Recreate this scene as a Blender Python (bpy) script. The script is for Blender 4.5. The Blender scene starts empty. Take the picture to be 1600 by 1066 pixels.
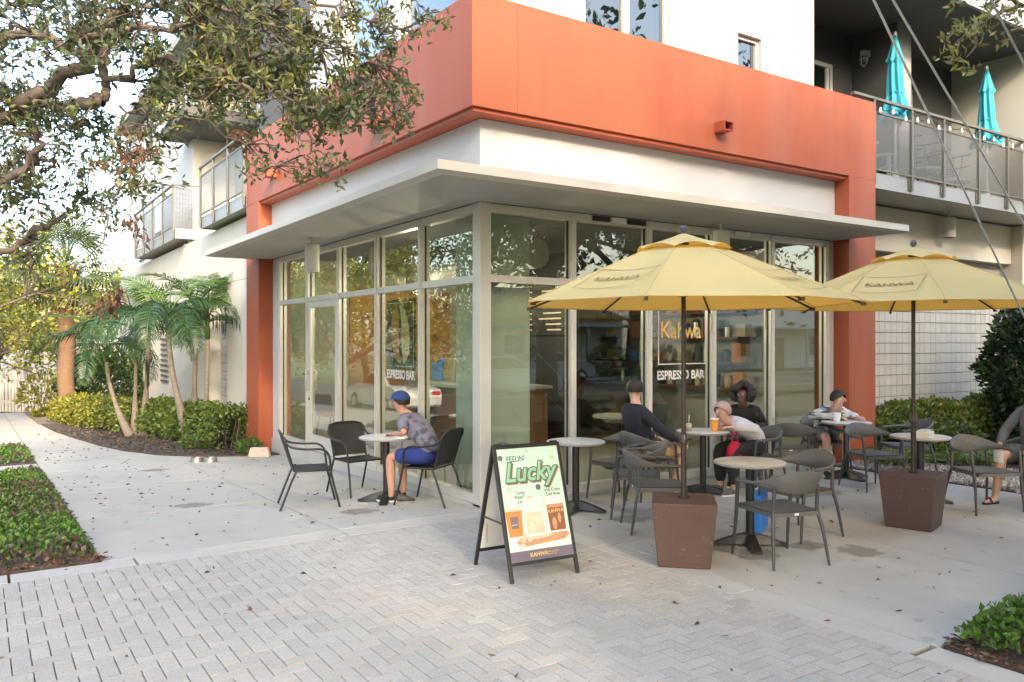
import bpy, bmesh, math, random
from mathutils import Vector, Matrix, Euler
import numpy as np
random.seed(7); rng = np.random.default_rng(7)
S = bpy.context.scene; COL = S.collection
R = math.radians

# ---------------------------------------------------------------- camera, sky, sun, exposure
cd = bpy.data.cameras.new('camera'); cam = bpy.data.objects.new('camera', cd); COL.objects.link(cam)
CX, CY, CH = -4.498, -7.408, 1.8
cam.location = (CX, CY, CH); cam.rotation_euler = (R(90), 0, R(-33.531))
cd.sensor_width = 36; cd.lens = 1260/1600*36; cd.clip_end = 2000; cd.clip_start = 0.05
S.camera = cam
SUN_EL, SUN_AZ = R(27), math.atan2(-.22, -.97)        # azimuth measured from +Y towards +X
w = bpy.data.worlds.new('World'); S.world = w; w.use_nodes = True
nt = w.node_tree; bg = nt.nodes['Background']
sk = nt.nodes.new('ShaderNodeTexSky'); sk.sky_type = 'NISHITA'; sk.sun_disc = False
sk.sun_elevation = SUN_EL; sk.sun_rotation = SUN_AZ; sk.air_density = 1.0; sk.dust_density = 2.5; sk.ozone_density = 1.0
nt.links.new(sk.outputs[0], bg.inputs[0]); bg.inputs[1].default_value = 0.15
sd = bpy.data.lights.new('sun', 'SUN'); sun = bpy.data.objects.new('sun', sd); COL.objects.link(sun)
sd.energy = .75; sd.angle = R(4); sd.color = (1, .90, .76)
tosun = Vector((math.sin(SUN_AZ)*math.cos(SUN_EL), math.cos(SUN_AZ)*math.cos(SUN_EL), math.sin(SUN_EL)))
sun.rotation_euler = tosun.to_track_quat('Z', 'Y').to_euler()
vs = S.view_settings; vs.view_transform = 'Standard'; vs.look = 'None'; vs.gamma = 1; vs.use_curve_mapping = False
vs.exposure = 2.75
vs.use_white_balance = True; vs.white_balance_temperature = 7250
S.cycles.use_denoising = True; S.cycles.max_bounces = 9; S.cycles.transparent_max_bounces = 24
S.cycles.diffuse_bounces = 4; S.cycles.sample_clamp_indirect = 6; S.cycles.caustics_reflective = False; S.cycles.caustics_refractive = False

# ---------------------------------------------------------------- helpers
FWD = Vector((math.sin(R(33.531)), math.cos(R(33.531)), 0)); RGT = Vector((FWD.y, -FWD.x, 0))
def D(px, py, d):
    """place of a photograph pixel at a distance d in front of the viewer"""
    return Vector((CX, CY, CH)) + d*(FWD + RGT*((px-800)/1260) + Vector((0, 0, -(py-533)/1260)))
def gz(y): return -.033*min(max(y, 0), 30)
def G(px, py):
    z = 0
    for _ in range(25):
        r = FWD + RGT*((px-800)/1260) + Vector((0, 0, -(py-533)/1260)); t = (z-CH)/r.z
        p = Vector((CX, CY, CH)) + r*t; z = gz(p.y)
    return p

class MB:
    def __init__(s): s.v = []; s.f = []; s.m = []
    def add(s, vs_, fs, mi=0):
        n = len(s.v); s.v += [tuple(p) for p in vs_]; s.f += [tuple(i+n for i in f) for f in fs]; s.m += [mi]*len(fs); return s
    def box(s, x0, x1, y0, y1, z0, z1, mi=0, M=None):
        vs_ = [Vector((x, y, z)) for z in (z0, z1) for x, y in ((x0, y0), (x1, y0), (x1, y1), (x0, y1))]
        if M: vs_ = [M @ p for p in vs_]
        return s.add(vs_, [(3, 2, 1, 0), (4, 5, 6, 7), (0, 1, 5, 4), (1, 2, 6, 5), (2, 3, 7, 6), (3, 0, 4, 7)], mi)
    def hexa(s, b, t, mi=0):
        return s.add(list(b)+list(t), [(3, 2, 1, 0), (4, 5, 6, 7), (0, 1, 5, 4), (1, 2, 6, 5), (2, 3, 7, 6), (3, 0, 4, 7)], mi)
    def tube(s, pts, rad, n=8, mi=0, caps=True, flat=1.0):
        pts = [Vector(p) for p in pts]
        if not hasattr(rad, '__len__'): rad = [rad]*len(pts)
        vs_ = []; fs = []; up = None
        for i, p in enumerate(pts):
            t = (pts[min(i+1, len(pts)-1)]-pts[max(i-1, 0)]); t = t.normalized() if t.length > 1e-9 else Vector((0, 0, 1))
            if up is None: up = Vector((0, 0, 1)) if abs(t.z) < .9 else Vector((1, 0, 0))
            a = t.cross(up)
            if a.length < 1e-4: a = t.cross(Vector((.3, 1, .2)))
            a.normalize(); b = a.cross(t); up = b
            for k in range(n):
                q = 2*math.pi*k/n; vs_.append(p + (a*math.cos(q) + b*math.sin(q)*flat)*rad[i])
        for i in range(len(pts)-1):
            for k in range(n):
                fs.append((i*n+k, i*n+(k+1) % n, (i+1)*n+(k+1) % n, (i+1)*n+k))
        if caps: fs += [tuple(range(n))[::-1], tuple(range((len(pts)-1)*n, len(pts)*n))]
        return s.add(vs_, fs, mi)
    def lathe(s, prof, n=20, c=(0, 0, 0), mi=0, M=None):
        vs_ = [Vector((r*math.cos(2*math.pi*k/n)+c[0], r*math.sin(2*math.pi*k/n)+c[1], z+c[2])) for r, z in prof for k in range(n)]
        if M: vs_ = [M @ p for p in vs_]
        fs = [(i*n+k, i*n+(k+1) % n, (i+1)*n+(k+1) % n, (i+1)*n+k) for i in range(len(prof)-1) for k in range(n)]
        if prof[0][0] > 1e-6: fs.append(tuple(range(n))[::-1])
        if prof[-1][0] > 1e-6: fs.append(tuple(range((len(prof)-1)*n, len(prof)*n)))
        return s.add(vs_, fs, mi)
    def grid(s, fn, nu, nv, mi=0):
        vs_ = [fn(i/nu, j/nv) for i in range(nu+1) for j in range(nv+1)]
        fs = [(i*(nv+1)+j, (i+1)*(nv+1)+j, (i+1)*(nv+1)+j+1, i*(nv+1)+j+1) for i in range(nu) for j in range(nv)]
        return s.add(vs_, fs, mi)
    def prism(s, out, h0, h1, M, mi=0):
        """outline in the local xy plane of M, extruded h0..h1 along its z"""
        n = len(out)
        vs_ = [M @ Vector((x, y, h0)) for x, y in out] + [M @ Vector((x, y, h1)) for x, y in out]
        return s.add(vs_, [tuple(range(n))[::-1], tuple(range(n, 2*n))] + [(i, (i+1) % n, n+(i+1) % n, n+i) for i in range(n)], mi)
    def sphere(s, c, r, n=10, m=7, sc=(1, 1, 1), mi=0):
        pr = [(max(math.sin(math.pi*i/m), 0)*r, -math.cos(math.pi*i/m)*r) for i in range(m+1)]
        return s.lathe(pr, n, mi=mi, M=Matrix.Translation(c) @ Matrix.Diagonal((*sc, 1)))
    def mesh(s, name, mats, smooth=False):
        me = bpy.data.meshes.new(name); me.from_pydata(s.v, [], s.f)
        for m in (mats if isinstance(mats, (list, tuple)) else [mats]): me.materials.append(m)
        if any(s.m): me.polygons.foreach_set('material_index', s.m)
        if smooth: me.polygons.foreach_set('use_smooth', [True]*len(me.polygons))
        me.update(); return me
    def build(s, name, mats, parent=None, smooth=False, loc=None, auto=None, bevel=0, solid=0):
        me = s.mesh(name, mats, smooth)
        if bevel or auto or solid:
            bm = bmesh.new(); bm.from_mesh(me); bmesh.ops.remove_doubles(bm, verts=bm.verts, dist=1e-5)
            if bevel:
                ed = [e for e in bm.edges if len(e.link_faces) == 2 and e.calc_face_angle(0) > R(40)]
                bmesh.ops.bevel(bm, geom=ed, offset=bevel, segments=2, affect='EDGES', profile=.6)
            if auto:
                for f in bm.faces: f.smooth = True
                for e in bm.edges:
                    if len(e.link_faces) == 2 and e.calc_face_angle(0) > R(auto): e.smooth = False
            bm.to_mesh(me); bm.free()
        return link(name, me, parent, loc)
def link(name, me, parent=None, loc=None):
    o = bpy.data.objects.new(name, me); COL.objects.link(o)
    if parent: o.parent = parent
    if loc is not None: o.location = loc
    return o
def tag(o, label=None, cat=None, group=None, kind=None):
    if label: o['label'] = label
    if cat: o['category'] = cat
    if group: o['group'] = group
    if kind: o['kind'] = kind
    return o
def empty(name, loc=(0, 0, 0), rz=0, label=None, cat=None, group=None, kind=None):
    o = bpy.data.objects.new(name, None); COL.objects.link(o); o.location = loc; o.rotation_euler = (0, 0, rz); o.empty_display_size = .1
    return tag(o, label, cat, group, kind)
def copy_tree(o, parent=None, **kw):
    c = o.copy(); COL.objects.link(c); c.parent = parent
    for ch in [x for x in ALLKIDS(o)]: copy_tree(ch, c)
    return c
def ALLKIDS(o): return [x for x in COL.objects if x.parent == o]
def bez(pts, n=6):
    """Catmull-Rom through points"""
    P = [Vector(p) for p in pts]; P = [P[0]*2-P[1]] + P + [P[-1]*2-P[-2]]; out = []
    for i in range(1, len(P)-2):
        for k in range(n):
            t = k/n; a, b, c, d = P[i-1:i+3]
            out.append(.5*((2*b)+(c-a)*t+(2*a-5*b+4*c-d)*t*t+(3*b-a-3*c+d)*t**3))
    out.append(P[-2]); return out
def lerp(a, b, t): return a+(b-a)*t

# text as flat polygons
_tc = {}
def text_mb(mb, txt, size, M, mi=0, align='CENTER', shear=0, off=0, sx=1, ext=0.0004):
    key = (txt, size, align, shear, off)
    if key not in _tc:
        cu = bpy.data.curves.new('t', 'FONT'); cu.body = txt; cu.size = size; cu.align_x = align; cu.align_y = 'CENTER'; cu.shear = shear; cu.offset = off; cu.resolution_u = 3
        o = bpy.data.objects.new('t', cu); COL.objects.link(o); dg = bpy.context.evaluated_depsgraph_get()
        me = bpy.data.meshes.new_from_object(o.evaluated_get(dg))
        _tc[key] = ([v.co.copy() for v in me.vertices], [tuple(p.vertices) for p in me.polygons])
        bpy.data.objects.remove(o); bpy.data.curves.remove(cu); bpy.data.meshes.remove(me)
    v, f = _tc[key]
    mb.add([M @ Vector((p.x*sx, p.y, ext)) for p in v], f, mi)

# ---------------------------------------------------------------- materials
def mat(name, col, rough=.6, var=0, scale=8, bump=0, bscale=60, metal=0, spec=.5, isl=0, trans=0, spots=None, coat=0, stretch=None, obj=0, detail=6):
    m = bpy.data.materials.new(name); m.use_nodes = True; t = m.node_tree; N = t.nodes; L = t.links
    b = N['Principled BSDF']; b.inputs['Roughness'].default_value = rough; b.inputs['Metallic'].default_value = metal
    b.inputs['Specular IOR Level'].default_value = spec; b.inputs['Coat Weight'].default_value = coat
    cur = None
    rgb = N.new('ShaderNodeRGB'); rgb.outputs[0].default_value = (*col, 1); cur = rgb.outputs[0]
    tc = N.new('ShaderNodeTexCoord'); vec = tc.outputs['Object']
    if stretch:
        mp = N.new('ShaderNodeMapping'); mp.inputs['Scale'].default_value = stretch; L.new(vec, mp.inputs[0]); vecs = mp.outputs[0]
    else: vecs = vec
    if var:
        n = N.new('ShaderNodeTexNoise'); n.inputs['Scale'].default_value = scale; n.inputs['Detail'].default_value = detail; n.inputs['Roughness'].default_value = .65; L.new(vecs, n.inputs[0])
        mr = N.new('ShaderNodeMapRange'); mr.inputs[1].default_value = .25; mr.inputs[2].default_value = .75; mr.inputs[3].default_value = 1-var; mr.inputs[4].default_value = 1+var; L.new(n.outputs[0], mr.inputs[0])
        mx = N.new('ShaderNodeVectorMath'); mx.operation = 'SCALE'; L.new(cur, mx.inputs[0]); L.new(mr.outputs[0], mx.inputs['Scale']); cur = mx.outputs[0]
        mr2 = N.new('ShaderNodeMapRange'); mr2.inputs[3].default_value = max(rough-.12, .03); mr2.inputs[4].default_value = min(rough+.12, 1); L.new(n.outputs[0], mr2.inputs[0]); L.new(mr2.outputs[0], b.inputs['Roughness'])
    if isl or obj:
        g = N.new('ShaderNodeNewGeometry'); oi = N.new('ShaderNodeObjectInfo'); ad = N.new('ShaderNodeMath'); ad.operation = 'ADD'; L.new(g.outputs['Random Per Island'], ad.inputs[0]); L.new(oi.outputs['Random'], ad.inputs[1])
        fr = N.new('ShaderNodeMath'); fr.operation = 'FRACT'; L.new(ad.outputs[0], fr.inputs[0])
        k = isl or obj
        hs = N.new('ShaderNodeHueSaturation'); L.new(cur, hs.inputs['Color'])
        a = N.new('ShaderNodeMapRange'); a.inputs[3].default_value = 1-k; a.inputs[4].default_value = 1+k; L.new(fr.outputs[0], a.inputs[0]); L.new(a.outputs[0], hs.inputs['Value'])
        ml = N.new('ShaderNodeMath'); ml.operation = 'MULTIPLY'; ml.inputs[1].default_value = 7.31; L.new(fr.outputs[0], ml.inputs[0]); f2 = N.new('ShaderNodeMath'); f2.operation = 'FRACT'; L.new(ml.outputs[0], f2.inputs[0])
        a2 = N.new('ShaderNodeMapRange'); hv = .05*k if isl else .012; a2.inputs[3].default_value = .5-hv; a2.inputs[4].default_value = .5+hv; L.new(f2.outputs[0], a2.inputs[0]); L.new(a2.outputs[0], hs.inputs['Hue']); cur = hs.outputs[0]
    for sp in (spots or []):
        c2, sc, lo, hi, amt = sp
        n = N.new('ShaderNodeTexNoise'); n.inputs['Scale'].default_value = sc; n.inputs['Detail'].default_value = 5; L.new(vecs, n.inputs[0])
        mr = N.new('ShaderNodeMapRange'); mr.inputs[1].default_value = lo; mr.inputs[2].default_value = hi; mr.inputs[4].default_value = amt; L.new(n.outputs[0], mr.inputs[0])
        mx = N.new('ShaderNodeMixRGB'); L.new(mr.outputs[0], mx.inputs[0]); L.new(cur, mx.inputs[1]); mx.inputs[2].default_value = (*c2, 1); cur = mx.outputs[0]
    L.new(cur, b.inputs['Base Color'])
    if bump:
        n = N.new('ShaderNodeTexNoise'); n.inputs['Scale'].default_value = bscale; n.inputs['Detail'].default_value = 4; L.new(vec, n.inputs[0])
        bp = N.new('ShaderNodeBump'); bp.inputs['Strength'].default_value = bump; bp.inputs['Distance'].default_value = .01; L.new(n.outputs[0], bp.inputs['Height']); L.new(bp.outputs[0], b.inputs['Normal'])
    if trans:
        tr = N.new('ShaderNodeBsdfTranslucent'); L.new(cur, tr.inputs[0]); ms = N.new('ShaderNodeMixShader'); ms.inputs[0].default_value = trans
        L.new(b.outputs[0], ms.inputs[1]); L.new(tr.outputs[0], ms.inputs[2]); L.new(ms.outputs[0], N['Material Output'].inputs[0])
    return m
def glass_mat(name, tint=(.86, .93, .88), refl=1.0, rough=0.0):
    m = bpy.data.materials.new(name); m.use_nodes = True; t = m.node_tree; N = t.nodes; L = t.links; N.remove(N['Principled BSDF'])
    tr = N.new('ShaderNodeBsdfTransparent'); tr.inputs[0].default_value = (*tint, 1)
    gl = N.new('ShaderNodeBsdfGlossy'); gl.inputs['Roughness'].default_value = rough
    fr = N.new('ShaderNodeFresnel'); 
    ge = N.new('ShaderNodeNewGeometry'); ir = N.new('ShaderNodeMapRange'); ir.inputs[3].default_value = 1.52; ir.inputs[4].default_value = 1/1.52; L.new(ge.outputs['Backfacing'], ir.inputs[0]); L.new(ir.outputs[0], fr.inputs[0])   # same reflection from both faces of the sheet
    mu = N.new('ShaderNodeMath'); mu.operation = 'MULTIPLY'; mu.inputs[1].default_value = refl; mu.use_clamp = True; L.new(fr.outputs[0], mu.inputs[0])
    ms = N.new('ShaderNodeMixShader'); L.new(mu.outputs[0], ms.inputs[0]); L.new(tr.outputs[0], ms.inputs[1]); L.new(gl.outputs[0], ms.inputs[2]); L.new(ms.outputs[0], N['Material Output'].inputs[0])
    return m
def mesh_mat(name, col, open_=.45):
    """expanded-metal screen: fine diamond holes"""
    m = mat(name, col, .45, var=.15, scale=3, metal=.3); t = m.node_tree; N = t.nodes; L = t.links
    tr = N.new('ShaderNodeBsdfTransparent'); ms = N.new('ShaderNodeMixShader'); ms.inputs[0].default_value = open_
    L.new(N['Principled BSDF'].outputs[0], ms.inputs[1]); L.new(tr.outputs[0], ms.inputs[2]); L.new(ms.outputs[0], N['Material Output'].inputs[0]); return m

M_orange = mat('orange_stucco', (.345, .079, .030), .6, var=.08, scale=1.4, bump=.22, bscale=70, spots=[((.35, .14, .09), .8, .48, .75, .5), ((.24, .055, .022), 2.2, .58, .8, .4)], stretch=(2.2, 2.2, .35))
M_orange2 = mat('orange_trim', (.34, .075, .033), .55, var=.06, scale=2, bump=.1, bscale=90)
M_white = mat('white_stucco', (.49, .49, .485), .75, var=.05, scale=1.2, bump=.15, bscale=110, spots=[((.55, .53, .47), .8, .55, .8, .3)], stretch=(1, 1, .4))
M_cream = mat('cream_stucco', (.58, .55, .48), .75, var=.05, scale=1.2, bump=.15, bscale=110, spots=[((.5, .47, .4), .7, .55, .8, .3)], stretch=(1, 1, .3))
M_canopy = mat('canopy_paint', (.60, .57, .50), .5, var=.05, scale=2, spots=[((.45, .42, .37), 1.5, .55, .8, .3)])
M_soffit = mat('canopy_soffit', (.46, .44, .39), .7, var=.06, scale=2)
M_alu = mat('aluminium_frame', (.62, .60, .55), .38, var=.05, scale=6, metal=.35)
M_aludark = mat('gasket_black', (.02, .02, .02), .5)
M_grey = mat('dark_grey_stucco', (.085, .082, .082), .75, var=.08, scale=2, bump=.15, bscale=90)
M_midgrey = mat('mid_grey_stucco', (.30, .29, .28), .75, var=.08, scale=2, bump=.15, bscale=90)
M_fascia = mat('grey_steel_fascia', (.30, .31, .32), .5, var=.1, scale=3, metal=.3)
M_rail = mat('olive_grey_rail', (.14, .135, .115), .55, var=.1, scale=4, metal=.1)
M_mesh = mesh_mat('perforated_screen', (.15, .147, .14), .56)
M_tile = mat('cream_tile', (.47, .45, .41), .5, var=.05, scale=5, obj=.06, bump=.05, bscale=60)
M_grout = mat('tile_grout', (.22, .21, .19), .9)
M_conc = mat('concrete', (.42, .40, .36), .85, var=.09, scale=1.6, bump=.25, bscale=180, obj=.03, spots=[((.31, .295, .265), 1.1, .5, .72, .6), ((.20, .185, .16), 5, .64, .72, .5), ((.27, .255, .23), 60, .58, .7, .45), ((.52, .50, .47), 90, .6, .7, .4)], detail=10)
M_band = mat('concrete_band', (.44, .42, .38), .85, var=.08, scale=3, bump=.3, bscale=180, obj=.03, spots=[((.28, .26, .23), 2, .55, .78, .45)], detail=10)
M_paver = mat('paver', (.40, .375, .335), .88, var=.2, scale=38, bump=.35, bscale=240, obj=.075, spots=[((.22, .20, .18), 90, .55, .66, .6), ((.70, .68, .64), 110, .60, .68, .6), ((.50, .40, .33), 1.2, .5, .7, .35)], detail=8)
M_joint = mat('sandy_joint', (.09, .078, .062), .95, var=.2, scale=60)  # joint sand, darkened so deep shade in the gaps is in the colour
M_soil = mat('mulch_soil', (.075, .052, .04), .95, var=.4, scale=14, bump=.8, bscale=40, spots=[((.14, .09, .06), 30, .5, .7, .6)])
M_dirt = mat('dirt', (.20, .16, .11), .95, var=.25, scale=2, bump=.4, bscale=30)
M_asph = mat('asphalt', (.055, .054, .053), .9, var=.15, scale=3, bump=.3, bscale=150)
M_lawn = mat('lawn', (.07, .10, .025), .95, var=.35, scale=3, bump=.6, bscale=60)
M_litter = mat('litter_leaf', (.16, .075, .035), .75, isl=.5)
M_litterd = mat('litter_dark', (.075, .05, .033), .8, isl=.5)
M_gcover = mat('ground_cover_leaf', (.095, .19, .03), .42, isl=.45, trans=.25)
M_gcover2 = mat('ground_cover_dry', (.10, .065, .045), .7, isl=.5)
M_hedge = mat('hedge_leaf', (.115, .17, .035), .45, isl=.45, trans=.25)
M_hedgey = mat('hedge_leaf_golden', (.24, .24, .035), .45, isl=.4, trans=.3)
M_bush = mat('dark_bush_leaf', (.022, .05, .018), .4, isl=.5, trans=.15)
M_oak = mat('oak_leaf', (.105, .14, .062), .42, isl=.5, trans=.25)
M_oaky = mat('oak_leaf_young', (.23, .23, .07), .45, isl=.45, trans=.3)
M_oakd = mat('dead_leaf_red', (.19, .10, .06), .6, isl=.4, trans=.2)
M_yel = mat('sunny_leaf', (.25, .25, .04), .5, isl=.4, trans=.35)
M_fol = mat('street_tree_leaf', (.06, .10, .025), .5, isl=.45, trans=.25)
M_bark = mat('bark', (.115, .085, .065), .9, var=.3, scale=12, bump=.7, bscale=30, stretch=(1, 1, .3))
M_bark2 = mat('oak_branch_bark', (.17, .13, .105), .9, var=.3, scale=14, bump=.6, bscale=40)
M_palmtr = mat('palm_trunk', (.21, .175, .135), .85, var=.4, scale=5, bump=.5, bscale=22, stretch=(.3, .3, 5))
M_sabtr = mat('sabal_trunk', (.17, .10, .06), .9, var=.3, scale=9, bump=.8, bscale=20, stretch=(1, 1, 2.5))
M_boot = mat('sabal_boot', (.26, .13, .07), .9, var=.3, scale=9, isl=.3)
M_frond = mat('palm_frond', (.034, .078, .022), .38, isl=.35, trans=.2, obj=0)
M_frondy = mat('palm_frond_young', (.085, .165, .03), .4, isl=.3, trans=.3)
M_sabfr = mat('sabal_frond', (.085, .12, .05), .45, isl=.35, trans=.2)
M_yellow = mat('umbrella_cloth', (.73, .64, .31), .85, var=.04, scale=4, bump=.35, bscale=9, trans=.4, spots=[((.62, .50, .24), 3, .55, .8, .35)])
for n_ in M_yellow.node_tree.nodes:
    if n_.type == 'BSDF_TRANSLUCENT':
        M_yellow.node_tree.links.remove(n_.inputs[0].links[0]); n_.inputs[0].default_value = (.85, .40, .03, 1)   # dyed cloth: light that passes through is deeper in colour
M_pole = mat('umbrella_pole', (.035, .024, .02), .35, var=.1, scale=8)
M_print = mat('faded_black_print', (.22, .17, .08), .9)
M_planter = mat('brown_painted_concrete', (.082, .046, .038), .7, var=.12, scale=9, bump=.35, bscale=120, spots=[((.2, .13, .11), 30, .66, .72, .6)])
M_resin = mat('grey_resin_weave', (.105, .102, .10), .6, var=.12, scale=30, bump=.35, bscale=300)
M_resinleg = mat('charcoal_leg', (.05, .05, .052), .42, var=.1, scale=10)
M_sticker = mat('white_sticker', (.75, .75, .75), .5)
M_blkmetal = mat('black_metal', (.016, .016, .017), .4, var=.15, scale=10)
M_weave = mat('black_weave', (.022, .021, .02), .6, var=.3, scale=60, bump=.6, bscale=220)
M_ttop = mat('worn_table_top', (.62, .60, .56), .35, var=.08, scale=6, spots=[((.35, .33, .30), 5, .52, .66, .6)])
M_tedge = mat('table_edge', (.30, .29, .27), .5)
M_mint = mat('poster_mint', (0.46, 0.63, 0.55), .6)
M_pgreen = mat('poster_green', (0.25, 0.47, 0.3), .6); M_pdark = mat('poster_dark_green', (.07, .12, .10), .6); M_ppeach = mat('poster_peach', (0.66, 0.36, 0.25), .6)
M_pband = mat('poster_band', (.13, .11, .15), .6); M_pgold = mat('poster_gold', (0.66, 0.42, 0.14), .6); M_porange = mat('poster_cup_orange', (0.55, 0.22, 0.06), .6)
M_pwhite = mat('poster_white', (0.62, 0.62, 0.6), .6); M_pcream = mat('poster_cream', (0.58, 0.47, 0.34), .6, var=.2, scale=30); M_pbrown = mat('poster_coffee', (.22, .08, .04), .6, var=.4, scale=30)
M_pwood = mat('poster_wood', (.45, .25, .14), .6, var=.25, scale=25); M_plgreen = mat('poster_pale_green', (0.38, 0.56, 0.38), .6); M_pgrey = mat('poster_label', (.16, .14, .16), .6)
M_panel = mat('sign_back_board', (.66, .66, .65), .6, var=.04, scale=5)
M_cyan = mat('turquoise_cloth', (.05, .42, .52), .8, var=.08, scale=6, trans=.2)
M_whitepl = mat('white_plastic', (.78, .78, .76), .4)
M_glass = glass_mat('shop_glass', (.86, .91, .86), 1.65)
M_glass2 = glass_mat('window_glass', (.35, .42, .42), 3.0)
M_clear = glass_mat('clear_cup', (.95, .95, .95), 1.0)
M_bulb = mat('lit_bulb', (1, .8, .5)); M_bulb.node_tree.nodes['Principled BSDF'].inputs['Emission Color'].default_value = (1, .75, .45, 1); M_bulb.node_tree.nodes['Principled BSDF'].inputs['Emission Strength'].default_value = 6
M_blind = mat('pale_blind', (.42, .43, .44), .8, var=.05)  # pale tone imitates sky reflected in the upper windows
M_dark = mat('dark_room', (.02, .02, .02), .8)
M_cable = mat('steel_cable', (.52, .52, .52), .4, metal=.6, var=.1, scale=20)
M_lamp = mat('lamp_shell', (.50, .48, .43), .5, var=.05, scale=5)
M_gravel = mat('river_gravel', (.30, .27, .24), .8, isl=.45)
M_grasst = mat('spider_grass', (.28, .33, .16), .5, isl=.4, trans=.3)
M_floor = mat('cafe_floor', (.30, .28, .25), .35, var=.15, scale=3)
M_inwall = mat('cafe_wall', (.40, .37, .32), .8, var=.04, scale=2)
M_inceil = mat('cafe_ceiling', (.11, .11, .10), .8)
M_colpaint = mat('interior_column_paint', (.52, .53, .47), .7, var=.07, scale=3)
M_wood = mat('brown_wood', (.17, .08, .04), .5, var=.2, scale=10)
M_steel = mat('brushed_steel', (.55, .55, .55), .3, metal=.9, var=.05)
M_skin = mat('skin', (.48, .26, .18), .55, var=.06, scale=20); M_skin2 = mat('skin_pale', (.55, .33, .25), .55, var=.06, scale=20); M_skin3 = mat('skin_dark', (.12, .062, .04), .55)
M_hair = mat('dark_hair', (.015, .011, .009), .6, var=.3, scale=60, bump=.6, bscale=120); M_hairg = mat('grey_pink_hair', (.45, .30, .27), .7, var=.2, scale=60, bump=.4, bscale=120)
def cloth(n, c, **k): return mat(n, c, .85, var=.1, scale=14, bump=.25, bscale=60, **k)
M_navy = cloth('navy_cloth', (.017, .018, .03)); M_tan = cloth('tan_cloth', (.50, .33, .16)); M_blue = cloth('blue_cloth', (.02, .04, .20)); M_grycl = cloth('grey_cloth', (.12, .12, .125))
M_wcl = cloth('white_cloth', (.62, .60, .62)); M_blk = cloth('black_cloth', (.018, .018, .018)); M_jean = cloth('denim', (.08, .12, .19))
M_plaid = cloth('lilac_check_cloth', (.17, .16, .21), spots=[((.06, .06, .09), 9, .52, .58, .9), ((.12, .25, .5), 6, .6, .66, .7)])
M_stripe = cloth('striped_cloth', (.62, .62, .66), stretch=(1, 1, 7), spots=[((.03, .03, .04), 3.0, .53, .57, .95), ((.08, .35, .5), 2.2, .62, .66, .8)])
M_capb = cloth('blue_cap', (.018, .05, .17)); M_red = cloth('red_cloth', (.45, .01, .04)); M_bluepl = mat('blue_plastic', (.02, .18, .60), .5)
M_eye = mat('eye_white', (.38, .35, .33), .6)
M_rubber = mat('rubber', (.02, .02, .02), .8); M_band_ = mat('bandage', (.72, .70, .66), .9)

# ---------------------------------------------------------------- ground
def ground_sheet(name, x0, x1, y0, y1, m, dz, ny=1):
    mb = MB(); ys = sorted(set([y0, y1] + [v for v in (0., 30.) if y0 < v < y1]))
    for a, b in zip(ys, ys[1:]):
        mb.add([(x0, a, gz(a)+dz), (x1, a, gz(a)+dz), (x1, b, gz(b)+dz), (x0, b, gz(b)+dz)], [(0, 1, 2, 3)])
    return tag(mb.build(name, m), kind='structure')
ground_sheet('ground', -400, 400, -400, 400, M_dirt, -.16)
ground_sheet('road', -300, 300, -23.5, -14.0, M_asph, -.13); ground_sheet('road', -15.5, -7.2, -13.95, 300, M_asph, -.13)
ground_sheet('lawn', -6.9, 60, -13.8, -11.41, M_lawn, -.02)
mk = MB()
for k in range(18): mk.box(-30+k*5, -28+k*5, -18.8, -18.68, -.13, -.126)
mk.box(9, 60, -16.2, -16.1, -.13, -.126)
tag(mk.build('road_marking', mat('road_paint', (.7, .7, .66), .7, var=.15, scale=9)), kind='structure')
ground_sheet('lawn', -300, 300, -80, -23.7, M_lawn, -.10); ground_sheet('lawn', -60, -15.7, -13.9, 300, M_lawn, -.10)
# kerbs along the two roads
kb = MB(); kb.box(-6.6, 300, -14.0, -13.82, -.2, 0); kb.box(-300, 300, -23.7, -23.5, -.2, -.02)
for y0, y1 in ((-13.8, 0), (0, 30)):
    for x0, x1 in ((-7.2, -7.02), (-15.7, -15.5)):
        kb.hexa([(x0, y0, -1.3), (x1, y0, -1.3), (x1, y1, -1.3), (x0, y1, -1.3)], [(x0, y0, gz(y0)), (x1, y0, gz(y0)), (x1, y1, gz(y1)), (x0, y1, gz(y1))])
tag(kb.build('kerb', M_conc), kind='structure')

pave = empty('pavement', kind='structure')
def slab(x0, x1, y0, y1, m=M_conc, name='slab', dz=0, poly=None):
    g = .009; mb = MB(); c = Vector(((x0+x1)/2, (y0+y1)/2, 0)); t = .09
    pts = poly or [(x0+g, y0+g), (x1-g, y0+g), (x1-g, y1-g), (x0+g, y1-g)]
    n = len(pts); 
    def P(x, y, h): return (x-c.x, y-c.y, gz(y)+dz+h)
    vs_ = [P(x, y, -t) for x, y in pts] + [P(x, y, -.007) for x, y in pts] + [P(c.x+(x-c.x)*(1-.003/max(abs(x-c.x), .05)), c.y+(y-c.y)*(1-.003/max(abs(y-c.y), .05)), 0) for x, y in pts]
    fs = [tuple(range(2*n, 3*n))]
    for r_ in (0, 1): fs += [(r_*n+i, r_*n+(i+1) % n, (r_+1)*n+(i+1) % n, (r_+1)*n+i) for i in range(n)]
    mb.add(vs_, fs); return mb.build(name, m, pave, loc=c)
ground_sheet('paving_bed', -7, 14, -11.4, 0, M_joint, -.06); ground_sheet('paving_bed', -4.4, 9, 0, 45, M_joint, -.06)
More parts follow.
